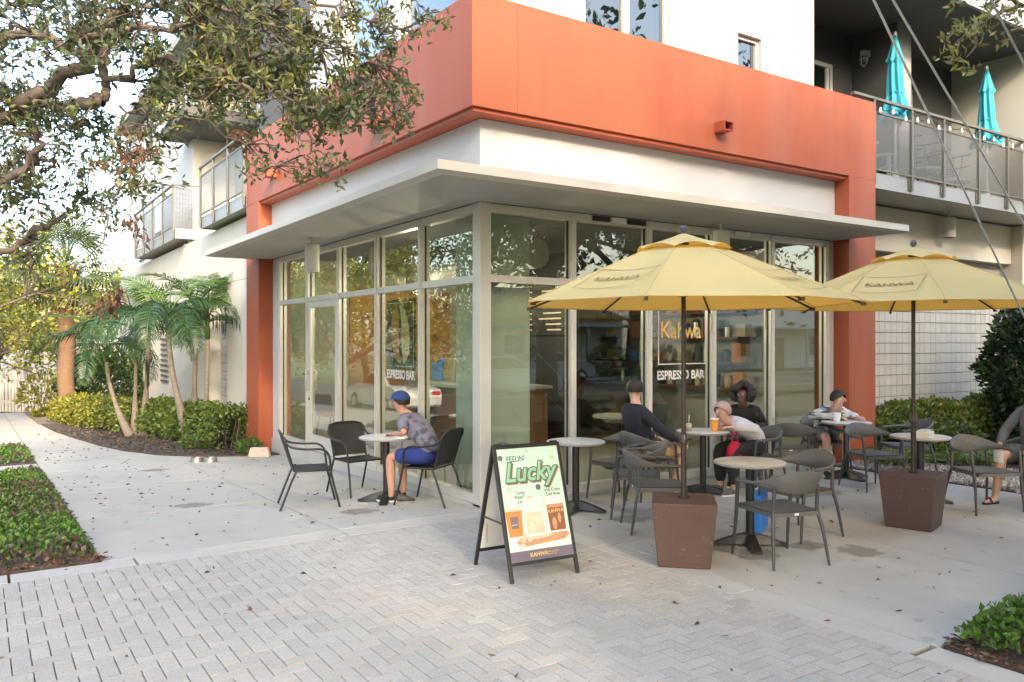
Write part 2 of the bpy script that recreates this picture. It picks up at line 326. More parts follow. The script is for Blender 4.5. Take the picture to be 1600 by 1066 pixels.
# left sidewalk slabs
YJ = [-.08, 2.09, 4.48, 6.85]
for a, b in zip(YJ, YJ[1:]):
    slab(-3.66, -1.63, a, b); slab(-1.63, -.003, a, min(b, 6.85))
slab(-6.9, -3.66, 6.95, 8.42)                               # cross walk between the two planting beds
edge = [(-.3, 6.85), (-1.2, 7.45), (-1.75, 8.3), (-2.15, 9.6), (-2.4, 11.2), (-2.62, 13.6), (-2.85, 16.5), (-2.95, 20), (-3.02, 26), (-3.05, 33)]
ys = [6.85, 9.3, 11.8, 14.3, 16.8, 19.3, 21.8, 24.3, 26.8, 29.3]
def ex(y):
    for (xa, ya), (xb, yb) in zip(edge, edge[1:]):
        if ya <= y <= yb: return lerp(xa, xb, (y-ya)/(yb-ya))
    return edge[-1][0]
for i, (a, b) in enumerate(zip(ys, ys[1:])):
    mid = [p for p in edge if a+.05 < p[1] < b-.05]
    x0 = -3.66
    pts = [(x0+.006, a+.006), (ex(a), a+.006)] + mid + [(ex(b), b-.006), (x0+.006, b-.006)]
    slab(x0, ex(a), a, b, poly=pts)
# concrete border band and plaza slabs
for x0, x1 in ((-7, -4.3), (-4.3, -3.42), (-3.42, -1.63), (-1.63, -.03), ): slab(x0, x1, -.35, -.08, M_band, 'border_slab')
for y0, y1 in ((-.35, -.08), (-1.94, -.35), (-3.5, -1.94), (-4.8, -3.5), (-6.6, -4.83), (-8.6, -6.6), (-11.4, -8.6)): slab(-.03, .22, y0, y1, M_band, 'border_slab')
for x0, x1 in ((.22, 2.2), (2.2, 4.2), (4.2, 5.75)):
    for y0, y1 in ((-1.94, -.003), (-4.85, -1.94)): slab(x0, x1, y0, y1)
slab(5.75, 9, -4.85, -2.9)
slab(9, 14, -4.85, -2.9)
# herringbone pavers: the 300 largest in view are single bricks, the others one joined piece
W_ = .098; cells = []
for i in range(-72, 1):
    for j in range(-106, 1):
        m4 = (i-j) % 4
        if m4 == 0: cells.append((i*W_, j*W_, 2*W_, W_))
        elif m4 == 3: cells.append((i*W_, j*W_, W_, 2*W_))
def paver_geo(w_, h_, mb, ox=0, oy=0, oz=0, M=None):
    g = .0032; a, b = w_/2-g, h_/2-g; ch = .0016
    P = [(sx*a, sy*b, -.06) for sx, sy in ((-1, -1), (1, -1), (1, 1), (-1, 1))] + [(sx*a, sy*b, -ch) for sx, sy in ((-1, -1), (1, -1), (1, 1), (-1, 1))] + [(sx*(a-ch), sy*(b-ch), 0) for sx, sy in ((-1, -1), (1, -1), (1, 1), (-1, 1))]
    P = [Vector(p) for p in P]
    if M: P = [M @ p for p in P]
    P = [(p.x+ox, p.y+oy, p.z+oz) for p in P]
    mb.add(P, [(8, 9, 10, 11)] + [(r_*4+i, r_*4+(i+1) % 4, r_*4+4+(i+1) % 4, r_*4+4+i) for r_ in (0, 1) for i in range(4)])
def inview(x, y):
    d = Vector((x-CX, y-CY, 0)); dep = d.dot(FWD)
    if dep < .5: return None
    px = 800+1260*d.dot(RGT)/dep; py = 533+1260*1.8/dep
    return dep if -20 < px < 1620 and py < 1090 else None
OFFX, OFFY = -.03, -.35
full, cut = [], []
for x, y, w_, h_ in cells:
    x0, x1, y0, y1 = x+OFFX, x+w_+OFFX, y+OFFY, y+h_+OFFY
    x1 = min(x1, OFFX); y1 = min(y1, OFFY)
    if x1-x0 < .04 or y1-y0 < .04: continue
    cx_, cy_ = (x0+x1)/2, (y0+y1)/2; d = inview(cx_, cy_)
    (full if d else cut).append((d or 99, cx_, cy_, x1-x0, y1-y0))
full.sort(); pm = {}
stuff = MB()
for n, (d, cx_, cy_, w_, h_) in enumerate(full+cut):
    tl = Euler((random.gauss(0, .0025), random.gauss(0, .0025), random.gauss(0, .006))); oz = random.gauss(0, .0007)
    if n < 300:
        k = (round(w_, 2), round(h_, 2))
        if k not in pm:
            q = MB(); paver_geo(w_, h_, q); pm[k] = q.mesh('paver', M_paver)
        o = link('paver', pm[k], pave, (cx_, cy_, oz)); o.rotation_euler = tl
    else: paver_geo(w_, h_, stuff, cx_, cy_, oz, tl.to_matrix())
tag(stuff.build('paver_field', M_paver, pave), kind='stuff')
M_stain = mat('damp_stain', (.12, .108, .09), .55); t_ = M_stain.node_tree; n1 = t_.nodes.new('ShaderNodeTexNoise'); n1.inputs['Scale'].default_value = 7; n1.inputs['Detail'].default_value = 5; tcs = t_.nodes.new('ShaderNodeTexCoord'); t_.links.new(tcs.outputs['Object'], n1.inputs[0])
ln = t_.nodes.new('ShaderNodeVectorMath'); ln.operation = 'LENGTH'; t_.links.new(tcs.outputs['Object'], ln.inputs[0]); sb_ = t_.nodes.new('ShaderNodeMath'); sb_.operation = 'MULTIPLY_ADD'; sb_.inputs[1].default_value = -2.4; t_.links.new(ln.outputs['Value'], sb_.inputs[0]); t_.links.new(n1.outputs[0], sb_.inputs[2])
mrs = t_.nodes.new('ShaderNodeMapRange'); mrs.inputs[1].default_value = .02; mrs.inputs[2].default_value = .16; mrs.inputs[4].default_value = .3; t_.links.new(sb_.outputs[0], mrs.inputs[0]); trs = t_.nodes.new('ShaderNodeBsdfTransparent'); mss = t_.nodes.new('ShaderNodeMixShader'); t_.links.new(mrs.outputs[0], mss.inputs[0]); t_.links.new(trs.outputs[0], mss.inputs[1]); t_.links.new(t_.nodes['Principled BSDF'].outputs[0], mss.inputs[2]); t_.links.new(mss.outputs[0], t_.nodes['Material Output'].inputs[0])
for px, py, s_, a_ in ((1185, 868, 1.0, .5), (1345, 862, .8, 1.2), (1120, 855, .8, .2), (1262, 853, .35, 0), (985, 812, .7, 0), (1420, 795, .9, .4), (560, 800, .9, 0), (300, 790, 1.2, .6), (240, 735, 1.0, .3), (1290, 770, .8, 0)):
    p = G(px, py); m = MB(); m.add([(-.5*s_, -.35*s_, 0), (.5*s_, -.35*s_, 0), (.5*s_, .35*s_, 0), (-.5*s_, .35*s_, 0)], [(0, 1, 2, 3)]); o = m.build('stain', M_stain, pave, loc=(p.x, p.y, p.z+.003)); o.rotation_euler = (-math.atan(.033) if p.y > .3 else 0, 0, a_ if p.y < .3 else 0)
# planting beds and gravel
def bed(name, poly, m, dz=.0):
    mb = MB(); n = len(poly); mb.add([(x, y, gz(y)+dz) for x, y in poly] + [(x, y, gz(y)-.12) for x, y in poly], [tuple(range(n))] + [(i, n+i, n+(i+1) % n, (i+1) % n) for i in range(n)])
    return tag(mb.build(name, m), kind='structure')
bed('planting_bed', [(-6.95, -.07), (-3.67, -.07), (-3.67, 6.93), (-6.95, 6.93)], M_soil, .015)
bed('planting_bed', [(-6.95, 8.44), (-3.67, 8.44), (-3.67, 12), (-6.95, 12)], M_soil, .015)
for a, b in zip([12.02, 14.3, 16.8, 19.3, 21.8, 24.3, 26.8], [14.3, 16.8, 19.3, 21.8, 24.3, 26.8, 29.3]): slab(-6.95, -3.66, a, b)
bed('mulch_bed', [(p[0]+.01, p[1]) for p in edge[:8]] + [(-.01, 20), (-.01, 8.15), (-.01, 6.86)], M_soil, .02)
bed('mulch_bed', [(-3.0, 20), (-3.02, 26), (-3.05, 30), (-.01, 30), (-.01, 20)], M_dirt, .02)
bed('planting_bed', [(.24, -9), (4.5, -9), (4.5, -4.87), (.24, -4.87)], M_soil, .015)
bed('gravel_bed', [(5.77, -2.88), (13.9, -2.88), (13.9, -1.2), (6.9, -1.2), (6.9, -.3), (5.77, -.3)], M_soil, .01)
bed('mulch_bed', [(6.9, -1.19), (14, -1.19), (14, 1.05), (6.9, 1.05)], M_soil, .012)

# ---------------------------------------------------------------- leaf clouds (numpy)
def leaf_arrays(P, Nn, L, Wd, fold=.25, droop=None):
    """rhombic folded leaves: base points P, directions Nn, lengths L"""
    n = len(P); d = Nn/np.linalg.norm(Nn, axis=1, keepdims=True)
    r_ = rng.normal(size=(n, 3)); s = np.cross(d, r_); s /= np.linalg.norm(s, axis=1, keepdims=True)+1e-9; u = np.cross(s, d)
    L = L[:, None]; Wd = Wd[:, None]
    V = np.stack([P, P+d*L*.45+s*Wd+u*Wd*fold, P+d*L-u*L*.08, P+d*L*.45-s*Wd+u*Wd*fold], 1).reshape(-1, 3)
    return V
def leaf_mesh(name, groups, mats):
    Vs = [g[0] for g in groups]; V = np.concatenate(Vs); nq = len(V)//4
    me = bpy.data.meshes.new(name); me.vertices.add(len(V)); me.vertices.foreach_set('co', V.astype(np.float32).ravel())
    me.loops.add(nq*4); me.loops.foreach_set('vertex_index', np.arange(nq*4, dtype=np.int32)); me.polygons.add(nq)
    me.polygons.foreach_set('loop_start', np.arange(0, nq*4, 4, dtype=np.int32)); me.polygons.foreach_set('loop_total', np.full(nq, 4, np.int32))
    mi = np.concatenate([np.full(len(g[0])//4, i, np.int32) for i, g in enumerate(groups)])
    for m in mats: me.materials.append(m)
    me.polygons.foreach_set('material_index', mi); me.update(calc_edges=True); me.validate(); return me
def unit(n): v = rng.normal(size=(n, 3)); return v/np.linalg.norm(v, axis=1, keepdims=True)
def clusters(C, per, L, spread, up=.3, wr=.22, jl=.35, bias=None):
    """rosettes of leaves round each centre"""
    n = len(C)*per; P = np.repeat(C, per, 0)+rng.normal(size=(n, 3))*spread
    d = unit(n)+np.array([0, 0, up]) if bias is None else unit(n)*.8+np.repeat(bias, per, 0)
    l = L*(1+rng.uniform(-jl, jl, n)); return leaf_arrays(P, d, l, l*wr)

# ---------------------------------------------------------------- corner cafe building
cafe = empty('cafe_building', label='corner cafe with an orange concrete frame, a thin canopy and tall shop windows', cat='building')
def part(name, m, fn, parent=cafe, **k):
    mb = MB(); fn(mb); return mb.build(name, m, parent, **k)
bx = lambda *a: (lambda mb: mb.box(*a))
o_ = -.24; kz = .014                                         # the frame stands 0.24 m proud of the glass
YL, XR = 8.15, 6.88
def lintel(mb):
    z0, z1 = 4.24, 5.42
    mb.hexa([(o_, o_, z0), (.32, o_, z0), (.32, YL, z0+kz*YL), (o_, YL, z0+kz*YL)], [(o_, o_, z1), (.32, o_, z1), (.32, YL, z1+kz*YL*1.6), (o_, YL, z1+kz*YL*1.6)])
part('parapet_frame', M_orange, lintel)
part('parapet_frame', M_orange, bx(.323, XR, o_, .32, 4.24, 5.42))
part('parapet_trim', M_orange2, lambda mb: mb.hexa([(o_+.04, o_+.04, 4.195), (.3, o_+.04, 4.195), (.3, 7.35, 4.195+kz*7.35), (o_+.04, 7.35, 4.195+kz*7.35)], [(o_+.04, o_+.04, 4.238), (.3, o_+.04, 4.238), (.3, 7.35, 4.238+kz*7.35), (o_+.04, 7.35, 4.238+kz*7.35)]))
part('parapet_trim', M_orange2, bx(.303, 6.215, o_+.04, .3, 4.195, 4.238))
part('pillar', M_orange, bx(o_, .32, 7.36, YL, -.6, 4.24+kz*7.3))
part('pillar', M_orange, bx(6.22, XR, o_, .32, -.15, 4.238))
# scuppers: open rectangular spouts
def scup(x, y, z, ax):
    def f(mb):
        L_, a, h, t = .17, .085, .06, .012
        for u0, u1, w0, w1 in ((-a, a, h-t, h), (-a, a, -h, -h+t), (-a, -a+t, -h+t, h-t), (a-t, a, -h+t, h-t)):
            if ax == 'y': mb.box(x+u0, x+u1, y-L_, y, z+w0, z+w1)
            else: mb.box(x-L_, x, y+u0, y+u1, z+w0, z+w1)
    part('scupper', M_orange2, f)
scup(3.44, o_-.002, 4.53, 'y'); scup(o_-.002, 6.38, 4.66, 'x'); scup(o_-.002, 1.93, 4.54, 'x')
# recessed white band above the canopy
part('wall', M_white, lambda mb: mb.hexa([(.0, .0, 3.42), (.2, .0, 3.42), (.2, 7.355, 3.42), (.0, 7.355, 3.42)], [(.0, .0, 4.19), (.2, .0, 4.19), (.2, 7.355, 4.30), (.0, 7.355, 4.30)]))
part('wall', M_white, bx(.203, 6.215, .0, .2, 3.42, 4.19))
# canopy: thin L-shaped plate with tapered edge
co = -1.11
can = MB()
Lp = [(co, co), (6.3, co), (6.3, .0), (.0, .0), (.0, 7.65), (co, 7.65)]
def off(p, d):
    x, y = p; return (x+d if x == co else (x-d if x in (6.3,) else x), y+d if y == co else (y-d if y == 7.65 else y))
b_ = [(*off(p, .10), 3.30) for p in Lp]; m_ = [(*off(p, .0), 3.325) for p in Lp]; t_ = [(*p, 3.41) for p in Lp]
n = 6
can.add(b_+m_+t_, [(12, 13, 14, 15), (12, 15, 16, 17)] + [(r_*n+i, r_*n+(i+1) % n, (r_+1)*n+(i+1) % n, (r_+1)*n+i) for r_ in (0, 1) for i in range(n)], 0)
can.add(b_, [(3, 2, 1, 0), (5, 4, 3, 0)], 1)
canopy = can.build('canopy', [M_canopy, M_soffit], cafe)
for x, y in ((-.44, 3.98), (3.42, -.30)):
    m = MB(); m.lathe([(.05, -.02), (.05, -.002)], 16, (x, y, 3.3)); m.tube([(x, y, 3.2), (x, y, 3.28)], .018)
    m.lathe([(.10, -.50), (.105, -.49), (.105, -.10), (.09, -.085), (.02, -.08)], 22, (x, y, 3.3)); m.lathe([(.085, -.497), (.085, -.40), (.0, -.40)], 22, (x, y, 3.3))
    m.build('downlight', M_lamp, canopy, auto=35)
# shop front
ZS, ZT, ZH = .03, 2.44, 3.20
post = MB(); post.box(0, .14, 0, .16, -.0, 3.296); post.box(-.003, .143, -.003, .163, 2.462, 2.468); post.build('corner_post', M_alu, cafe, bevel=.006)
curb = MB(); curb.hexa([(-.004, .16, -.6), (.3, .16, -.6), (.3, 7.36, -.6), (-.004, 7.36, -.6)], [(-.004, .16, ZS-.002), (.3, .16, ZS-.002), (.3, 7.36, ZS-.002), (-.004, 7.36, ZS-.002)]); curb.box(.0, 6.2, -.001, .3, -.3, ZS-.002)
curb.build('foundation_kerb', M_band, cafe)
YM = [1.42, 2.72, 4.1, 5.47, 6.9]; XM = [1.27, 2.47, 3.62, 4.80, 6.05]
fr = .042
def mull(mb, x0, x1, y0, y1, z0, z1): mb.box(x0, x1, y0, y1, z0, z1)
for y in YM:
    m = MB(); m.box(.002, .12, y-fr, y+fr, ZS, ZH+.09); m.box(-.012, .002, y-.027, y+.027, ZS+.02, ZH+.07); m.build('mullion', M_alu, cafe)
for x in XM:
    m = MB(); m.box(x-fr, x+fr, .002, .12, ZS, ZH+.09); m.box(x-.027, x+.027, -.012, .002, ZS+.02, ZH+.07); m.build('mullion', M_alu, cafe)
part('filler_panel', M_white, bx(.02, .12, 6.944, 7.355, ZS, ZH+.09)); part('filler_panel', M_white, bx(6.094, 6.216, .02, .12, ZS, ZH+.09))
ya = [.16]+[v for v in YM]; xa = [.14]+[v for v in XM]
def span(vals, i): return vals[i]+(fr if i else 0), vals[i+1]-fr
for i in range(5):
    a, b = span(ya, i); door = (i == 3)
    for z0, z1, nm in ((ZH, ZH+.09, 'head_rail'), (ZT, ZT+.08, 'transom')) + (() if door else ((ZS, ZS+.10, 'sill_rail'),)):
        m = MB(); m.box(.006, .116, a, b, z0, z1); m.build(nm, M_alu, cafe)
    for z0, z1 in ((ZS+.10, ZT), (ZT+.08, ZH)):
        if door and z0 < 1: continue
        m = MB(); m.box(.054, .060, a+.004, b-.004, z0+.004, z1-.004); m.build('glass_pane', M_glass, cafe)
        m = MB(); m.box(.048, .066, b-.013, b, z0, z1); m.build('gasket', M_aludark, cafe); m = MB(); m.box(.048, .066, a, a+.010, z0, z1); m.build('gasket', M_aludark, cafe)
    a, b = span(xa, i)
    for z0, z1, nm in ((ZH, ZH+.09, 'head_rail'), (ZT, ZT+.08, 'transom'), (ZS, ZS+.10, 'sill_rail')):
        m = MB(); m.box(a, b, .006, .116, z0, z1); m.build(nm, M_alu, cafe)
    for z0, z1 in ((ZS+.10, ZT), (ZT+.08, ZH)):
        m = MB(); m.box(a+.004, b-.004, .054, .060, z0+.004, z1-.004); m.build('glass_pane', M_glass, cafe)
        m = MB(); m.box(b-.016, b, .048, .066, z0, z1); m.build('gasket', M_aludark, cafe); m = MB(); m.box(a, a+.010, .048, .066, z0, z1); m.build('gasket', M_aludark, cafe)
# the door with its rails, glass, pull handle and lock
y0, y1 = 4.15, 5.42
dm = MB(); dm.box(.01, .06, y0, y0+.10, ZS+.01, ZT-.005); dm.box(.01, .06, y1-.10, y1, ZS+.01, ZT-.005); dm.box(.01, .06, y0+.1, y1-.1, ZT-.105, ZT-.005); dm.box(.01, .06, y0+.1, y1-.1, ZS+.01, ZS+.26)
door = dm.build('door', M_alu, cafe)
m = MB(); m.box(.030, .036, y0+.1, y1-.1, ZS+.26, ZT-.105); m.build('door_glass', M_glass, door)
m = MB(); m.tube([(.01, y1-.05, 1.0), (-.055, y1-.05, 1.0), (-.055, y1-.05, 1.32), (.01, y1-.05, 1.32)], .012, 8); m.tube([(.07, y1-.05, 1.0), (.12, y1-.05, 1.0), (.12, y1-.05, 1.32), (.07, y1-.05, 1.32)], .012, 8); m.build('pull_handle', M_steel, door, auto=40)
m = MB(); m.lathe([(.02, 0), (.02, .012)], 12, M=Matrix.Translation((.008, y1-.05, .86)) @ Matrix.Rotation(R(-90), 4, 'Y')); m.build('door_lock', M_aludark, door)
m = MB(); m.box(.034, .0345, y0+.22, y0+.27, 1.15, 1.85)
tl = MB(); text_mb(tl, 'PULL', .05, Matrix.Translation((.028, y1-.2, 1.45)) @ Matrix.Rotation(R(-90), 4, 'Z') @ Matrix.Rotation(R(90), 4, 'X')); tl.build('door_lettering', M_pwhite, door)
# sensor boxes and blind cassettes inside the heads of the right hand windows
for x0, x1, mm in ((1.55, 1.80, M_aludark), (2.1, 2.38, M_aludark), (1.83, 2.05, M_whitepl), (4.0, 4.3, M_whitepl)):
    m = MB(); m.box(x0, x1, -.03, .004, ZH+.02, ZH+.08); m.build('sensor_box', mm, cafe, bevel=.004)
# interior shell
part('floor', M_floor, bx(.13, 6.4, .13, 7.5, -.02, .022))
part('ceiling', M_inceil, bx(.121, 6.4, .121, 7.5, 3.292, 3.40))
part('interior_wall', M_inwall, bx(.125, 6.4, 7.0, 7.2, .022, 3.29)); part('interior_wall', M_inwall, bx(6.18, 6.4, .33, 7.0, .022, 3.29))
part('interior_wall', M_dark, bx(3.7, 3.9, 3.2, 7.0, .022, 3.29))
part('interior_column', M_colpaint, bx(.26, .80, .22, .98, .022, 3.29))
part('air_duct', M_soffit, lambda mb: mb.tube([(1.6, 1.2, 2.95), (1.6, 6.9, 2.95)], .2, 16), auto=40)
# orange wall map inside
wm = MB(); wm.box(1.35, 3.5, 6.95, 6.99, .95, 2.78, 0)
for k in range(26):
    a = random.uniform(1.5, 3.4); z = random.uniform(1.1, 2.65); s = random.uniform(.05, .2)
    out = [(s*random.uniform(.5, 1)*math.cos(q*R(45)), s*random.uniform(.4, .9)*math.sin(q*R(45))) for q in range(8)]
    wm.prism(out, 0, .003+.0004*k, Matrix.Translation((a, 6.949, z)) @ Matrix.Rotation(R(90), 4, 'X'), random.choice([1, 1, 2, 3]))
text_mb(wm, 'Long', .2, Matrix.Translation((3.0, 6.93, 2.6)) @ Matrix.Rotation(R(90), 4, 'X'), 3)
wm = wm.build('wall_mural', [mat('mural_orange', (.42, .19, .07), .7, var=.2, scale=4), mat('mural_deep', (.28, .10, .04), .7), mat('mural_gold', (.50, .31, .10), .7), M_pbrown], cafe)
# window lettering (flat print on the glass)
def on_left(y, z, x=.052): return Matrix.Translation((x, y, z)) @ Matrix.Rotation(R(-90), 4, 'Z') @ Matrix.Rotation(R(90), 4, 'X')
def on_right(x, z, y=.052): return Matrix.Translation((x, y, z)) @ Matrix.Rotation(R(90), 4, 'X')
lt = MB(); text_mb(lt, 'ESPRESSO BAR', .155, on_left(2.07, 1.36), sx=.82, off=.004); lt.build('window_lettering', M_pwhite, cafe)
lt = MB(); text_mb(lt, 'ESPRESSO BAR', .155, on_right(3.06, 1.36), sx=.85, off=.004); lt.build('window_lettering', M_pwhite, cafe)
lt = MB(); text_mb(lt, 'Kahwa', .30, on_right(3.06, 1.93), sx=.9, off=.003)
lt.build('window_lettering', M_pgold, cafe)
fm = MB()
for a0, a1, z0, z1 in ((2.66, 2.672, 1.5, 2.36), (3.498, 3.51, 1.5, 2.36), (2.672, 3.498, 1.5, 1.512), (2.672, 3.498, 2.348, 2.36)): fm.box(a0, a1, .0535, .0538, z0, z1)
fm.build('window_print_frame', M_pwhite, cafe)

# hanging bean poster just inside the left window
bp = MB(); Mx = Matrix.Translation((.10, 2.17, 1.885)) @ Matrix.Rotation(R(-90), 4, 'Z') @ Matrix.Rotation(R(90), 4, 'X')
def rect(mb, x0, x1, y0, y1, z0, z1, mi): mb.prism([(x0, y0), (x1, y0), (x1, y1), (x0, y1)], z0, z1, Mx, mi)
rect(bp, -.42, .42, -.46, .46, -.02, 0, 0)
for a in ((-.385, -.375, -.42, .42), (.375, .385, -.42, .42), (-.375, .375, -.42, -.41), (-.375, .375, .41, .42)): rect(bp, *a, 0, .001, 1)
def bean(cx_, cy_, a, b, rot, side, mi, z):
    out = []
    for k in range(25):
        q = math.pi*k/24; out.append((side*a*math.sin(q), b*math.cos(q)))
    for k in range(1, 12):
        q = -1+2*k/12; out.append((side*.05*a+.10*a*math.sin(q*3.0), b*q*.98))
    c_, s_ = math.cos(rot), math.sin(rot)
    pts = [(cx_+x*c_-y*s_, cy_+x*s_+y*c_) for x, y in out]
    if side > 0: pts = pts
    bp.prism(pts, 0.001, z, Mx, mi)
bean(-.03, .0, .24, .385, R(10), -1, 2, .002); bean(.03, 0, .24, .385, R(10), 1, 3, .0024)
text_mb(bp, 'Kahwa', .22, Mx @ Matrix.Translation((0, .02, .004)), 4)
pst = bp.build('poster', [M_blk, M_pwhite, M_porange, mat('bean_tan', (.80, .58, .32), .6, var=.15, scale=8), M_pgold], bevel=0)
tag(pst, 'black poster of a split coffee bean hanging inside the left shop window', 'poster')

# ---------------------------------------------------------------- white and grey apartment building above and beside it
apt = empty('apartment_building', label='white and dark grey apartment block rising above and behind the cafe', cat='building')
A = lambda name, m, *a, **k: part(name, m, bx(*a), apt, **k)
# left street side: lower wall with tiled recess, upper walls
A('wall', M_cream, 0, .5, YL+.003, 10.53, -.9, 4.3); A('wall', M_cream, 0, .5, 12.27, 26.2, -1.6, 4.3); A('wall', M_cream, .0, .5, 10.53, 12.27, 3.2, 4.3)
A('wall_groove', M_grout, -.002, .0, 8.2, 10.5, 3.055, 3.065)
A('tile_backing', M_grout, .30, .49, 10.53, 12.27, -.9, 3.2)
tilem = {}
def tile(x, y, z, sx, sz, ax, nm='tile'):
    k = (round(sx, 3), round(sz, 3), ax)
    if k not in tilem:
        mb = MB(); a, b, t, c = sx/2, sz/2, .014, .004
        P = [(-a, 0, -b), (a, 0, -b), (a, 0, b), (-a, 0, b), (-a+c, -t, -b+c), (a-c, -t, -b+c), (a-c, -t, b-c), (-a+c, -t, b-c)]
        if ax == 'x': P = [(p[1], -p[0], p[2]) for p in P]
        mb.add(P, [(4, 5, 6, 7)] + [(i, (i+1) % 4, 4+(i+1) % 4, 4+i) for i in range(4)]); tilem[k] = mb.mesh('tile', M_tile)
    return link(nm, tilem[k], apt, (x, y, z))
for j in range(8):
    for i in range(20):
        tile(.298, 10.53+.11+j*.2172, -.62+.19*i+.1, .206, .178, 'x')
# louvre on the far wall
lv = MB()
for k in range(9): lv.box(-.05, .0, 16.9, 17.9, .62+k*.15, .68+k*.15)
lv.build('louvre_vent', M_grey, apt)
A('wall', M_white, 1.4, 1.7, YL+.003, 15.3, 4.3, 9.5); A('wall', M_white, .3, 1.7, 15.303, 26.2, 4.303, 9.5)
A('wall', M_cream, .303, 1.39, 15.25, 15.30, 4.303, 9.5)  # beige skin paints the shaded side of the white block
A('soffit', M_grey, -.4, 1.39, 12.9, 15.9, 7.2, 7.45)
for (y0, z0, sx) in ((20.0, 5.2, 1.1), (23.2, 4.6, .8)):
    A('window_frame', M_grey, .27, .298, y0-.55, y0+.55, z0, z0+1.5); A('window_pane', M_glass2, .26, .268, y0-.5, y0+.5, z0+.06, z0+1.44)
# white upper storey over the cafe
XE = 5.72
A('wall', M_white, .0, .3, .0, .30, 5.425, 9.5)
def wallY(x0, x1, z0, z1, m=M_white): A('wall', m, x0, x1, .0, .3, z0, z1)
wallY(.303, 1.44, 5.425, 9.5); wallY(1.44, 2.82, 8.2, 9.5); wallY(2.82, 4.08, 5.425, 9.5); wallY(4.08, 4.56, 5.98, 9.5); wallY(4.56, XE, 5.425, 9.5)
def win(x0, x1, z0, z1, n_):
    f = MB(); t = .05
    f.box(x0, x1, .06, .14, z1-t, z1); f.box(x0, x1, .06, .14, z0, z0+t); f.box(x0, x0+t, .06, .14, z0+t, z1-t); f.box(x1-t, x1, .06, .14, z0+t, z1-t)
    for k in range(1, n_): xm = x0+(x1-x0)*k/n_; f.box(xm-.05, xm+.05, .06, .14, z0+t, z1-t)
    wf = f.build('window', M_alu, apt); g = MB(); g.box(x0+t, x1-t, .10, .106, z0+t, z1-t); g.build('pane', M_glass2, wf)
    b = MB(); b.box(x0, x1, .28, .29, z0, z1); b.build('blind', M_blind, wf)
win(1.44, 2.82, 5.43, 8.2, 2); win(4.08, 4.56, 5.43, 5.98, 1)
# left upper storey: wall with a large window
A('wall', M_white, .0, .3, .303, .5, 5.43, 9.5); A('wall', M_white, .0, .3, 2.0, 2.35, 5.5, 9.5); A('wall', M_white, .0, .3, 3.9, 5.3, 5.5, 9.5); A('wall', M_grey, .0, .3, 5.303, 8.1, 5.6, 9.5)
def winx(y0, y1, z0, z1):
    f = MB(); t = .05
    f.box(.06, .14, y0, y1, z0, z0+t); f.box(.06, .14, y0, y1, z1-t, z1); f.box(.06, .14, y0, y0+t, z0+t, z1-t); f.box(.06, .14, y1-t, y1, z0+t, z1-t)
    wf = f.build('window', M_alu, apt); g = MB(); g.box(.10, .106, y0+t, y1-t, z0+t, z1-t); g.build('pane', M_glass2, wf); b = MB(); b.box(.27, .28, y0, y1, z0, z1); b.build('blind', M_blind, wf)
winx(.5, 2.0, 5.46, 9.4); winx(2.35, 3.9, 5.5, 9.4)
A('roof', M_midgrey, -.2, 13, -.2, 26, 9.5, 9.7)
A('wall', M_white, 1.7, 14, 25.9, 26.1, -1.6, 9.5); A('wall', M_white, 13.7, 14, 1.31, 25.9, -.2, 9.5)
# right side recess with balcony
A('wall', M_grey, XE+.003, 8.60, 1.30, 1.45, 4.44, 7.26); A('wall', M_grey, 8.953, 11.96, 1.30, 1.45, 4.44, 7.26)
A('wall', M_midgrey, XE-.05, XE, .303, 1.5, 4.44, 9.5)
part('partition_wall', [M_grey, M_midgrey], lambda mb: (mb.box(8.62, 8.95, .45, 1.45, 4.44, 7.257, 0), mb.box(8.60, 8.953, .40, .447, 4.44, 7.257, 1)), apt)  # lighter front end: light falling on that face is put into the colour
A('wall', M_cream, 11.96, 12.2, -.6, 1.45, 4.44, 7.257)
A('balcony_ceiling', M_grey, XE+.003, 14.5, -.62, 1.5, 7.26, 7.42); A('upper_fascia', M_fascia, XE+.6, 14.5, -.68, -.622, 7.20, 7.52)
A('upper_wall', M_white, XE+.6, 14.5, -.3, .3, 7.53, 9.5)
for x0, x1 in ((6.55, 7.95), (9.15, 10.45)):
    f = MB(); t = .07; z1 = 6.62
    f.box(x0, x1, 1.24, 1.298, z1-t, z1); f.box(x0, x0+t, 1.24, 1.298, 4.44, z1-t); f.box(x1-t, x1, 1.24, 1.298, 4.44, z1-t); f.box(x1-t-.09, x1-t-.02, 1.25, 1.298, 4.44, z1-t)
    wf = f.build('balcony_door', M_alu, apt); g = MB(); g.box(x0+t, x1-t, 1.27, 1.276, 4.46, z1-t); g.build('pane', M_glass2, wf); b = MB(); b.box(x0+t, x1-t, 1.285, 1.29, 4.46, z1-t); b.build('curtain', mat('curtain', (.35, .38, .30), .9, var=.2, scale=3, stretch=(6, 6, .3)), wf)
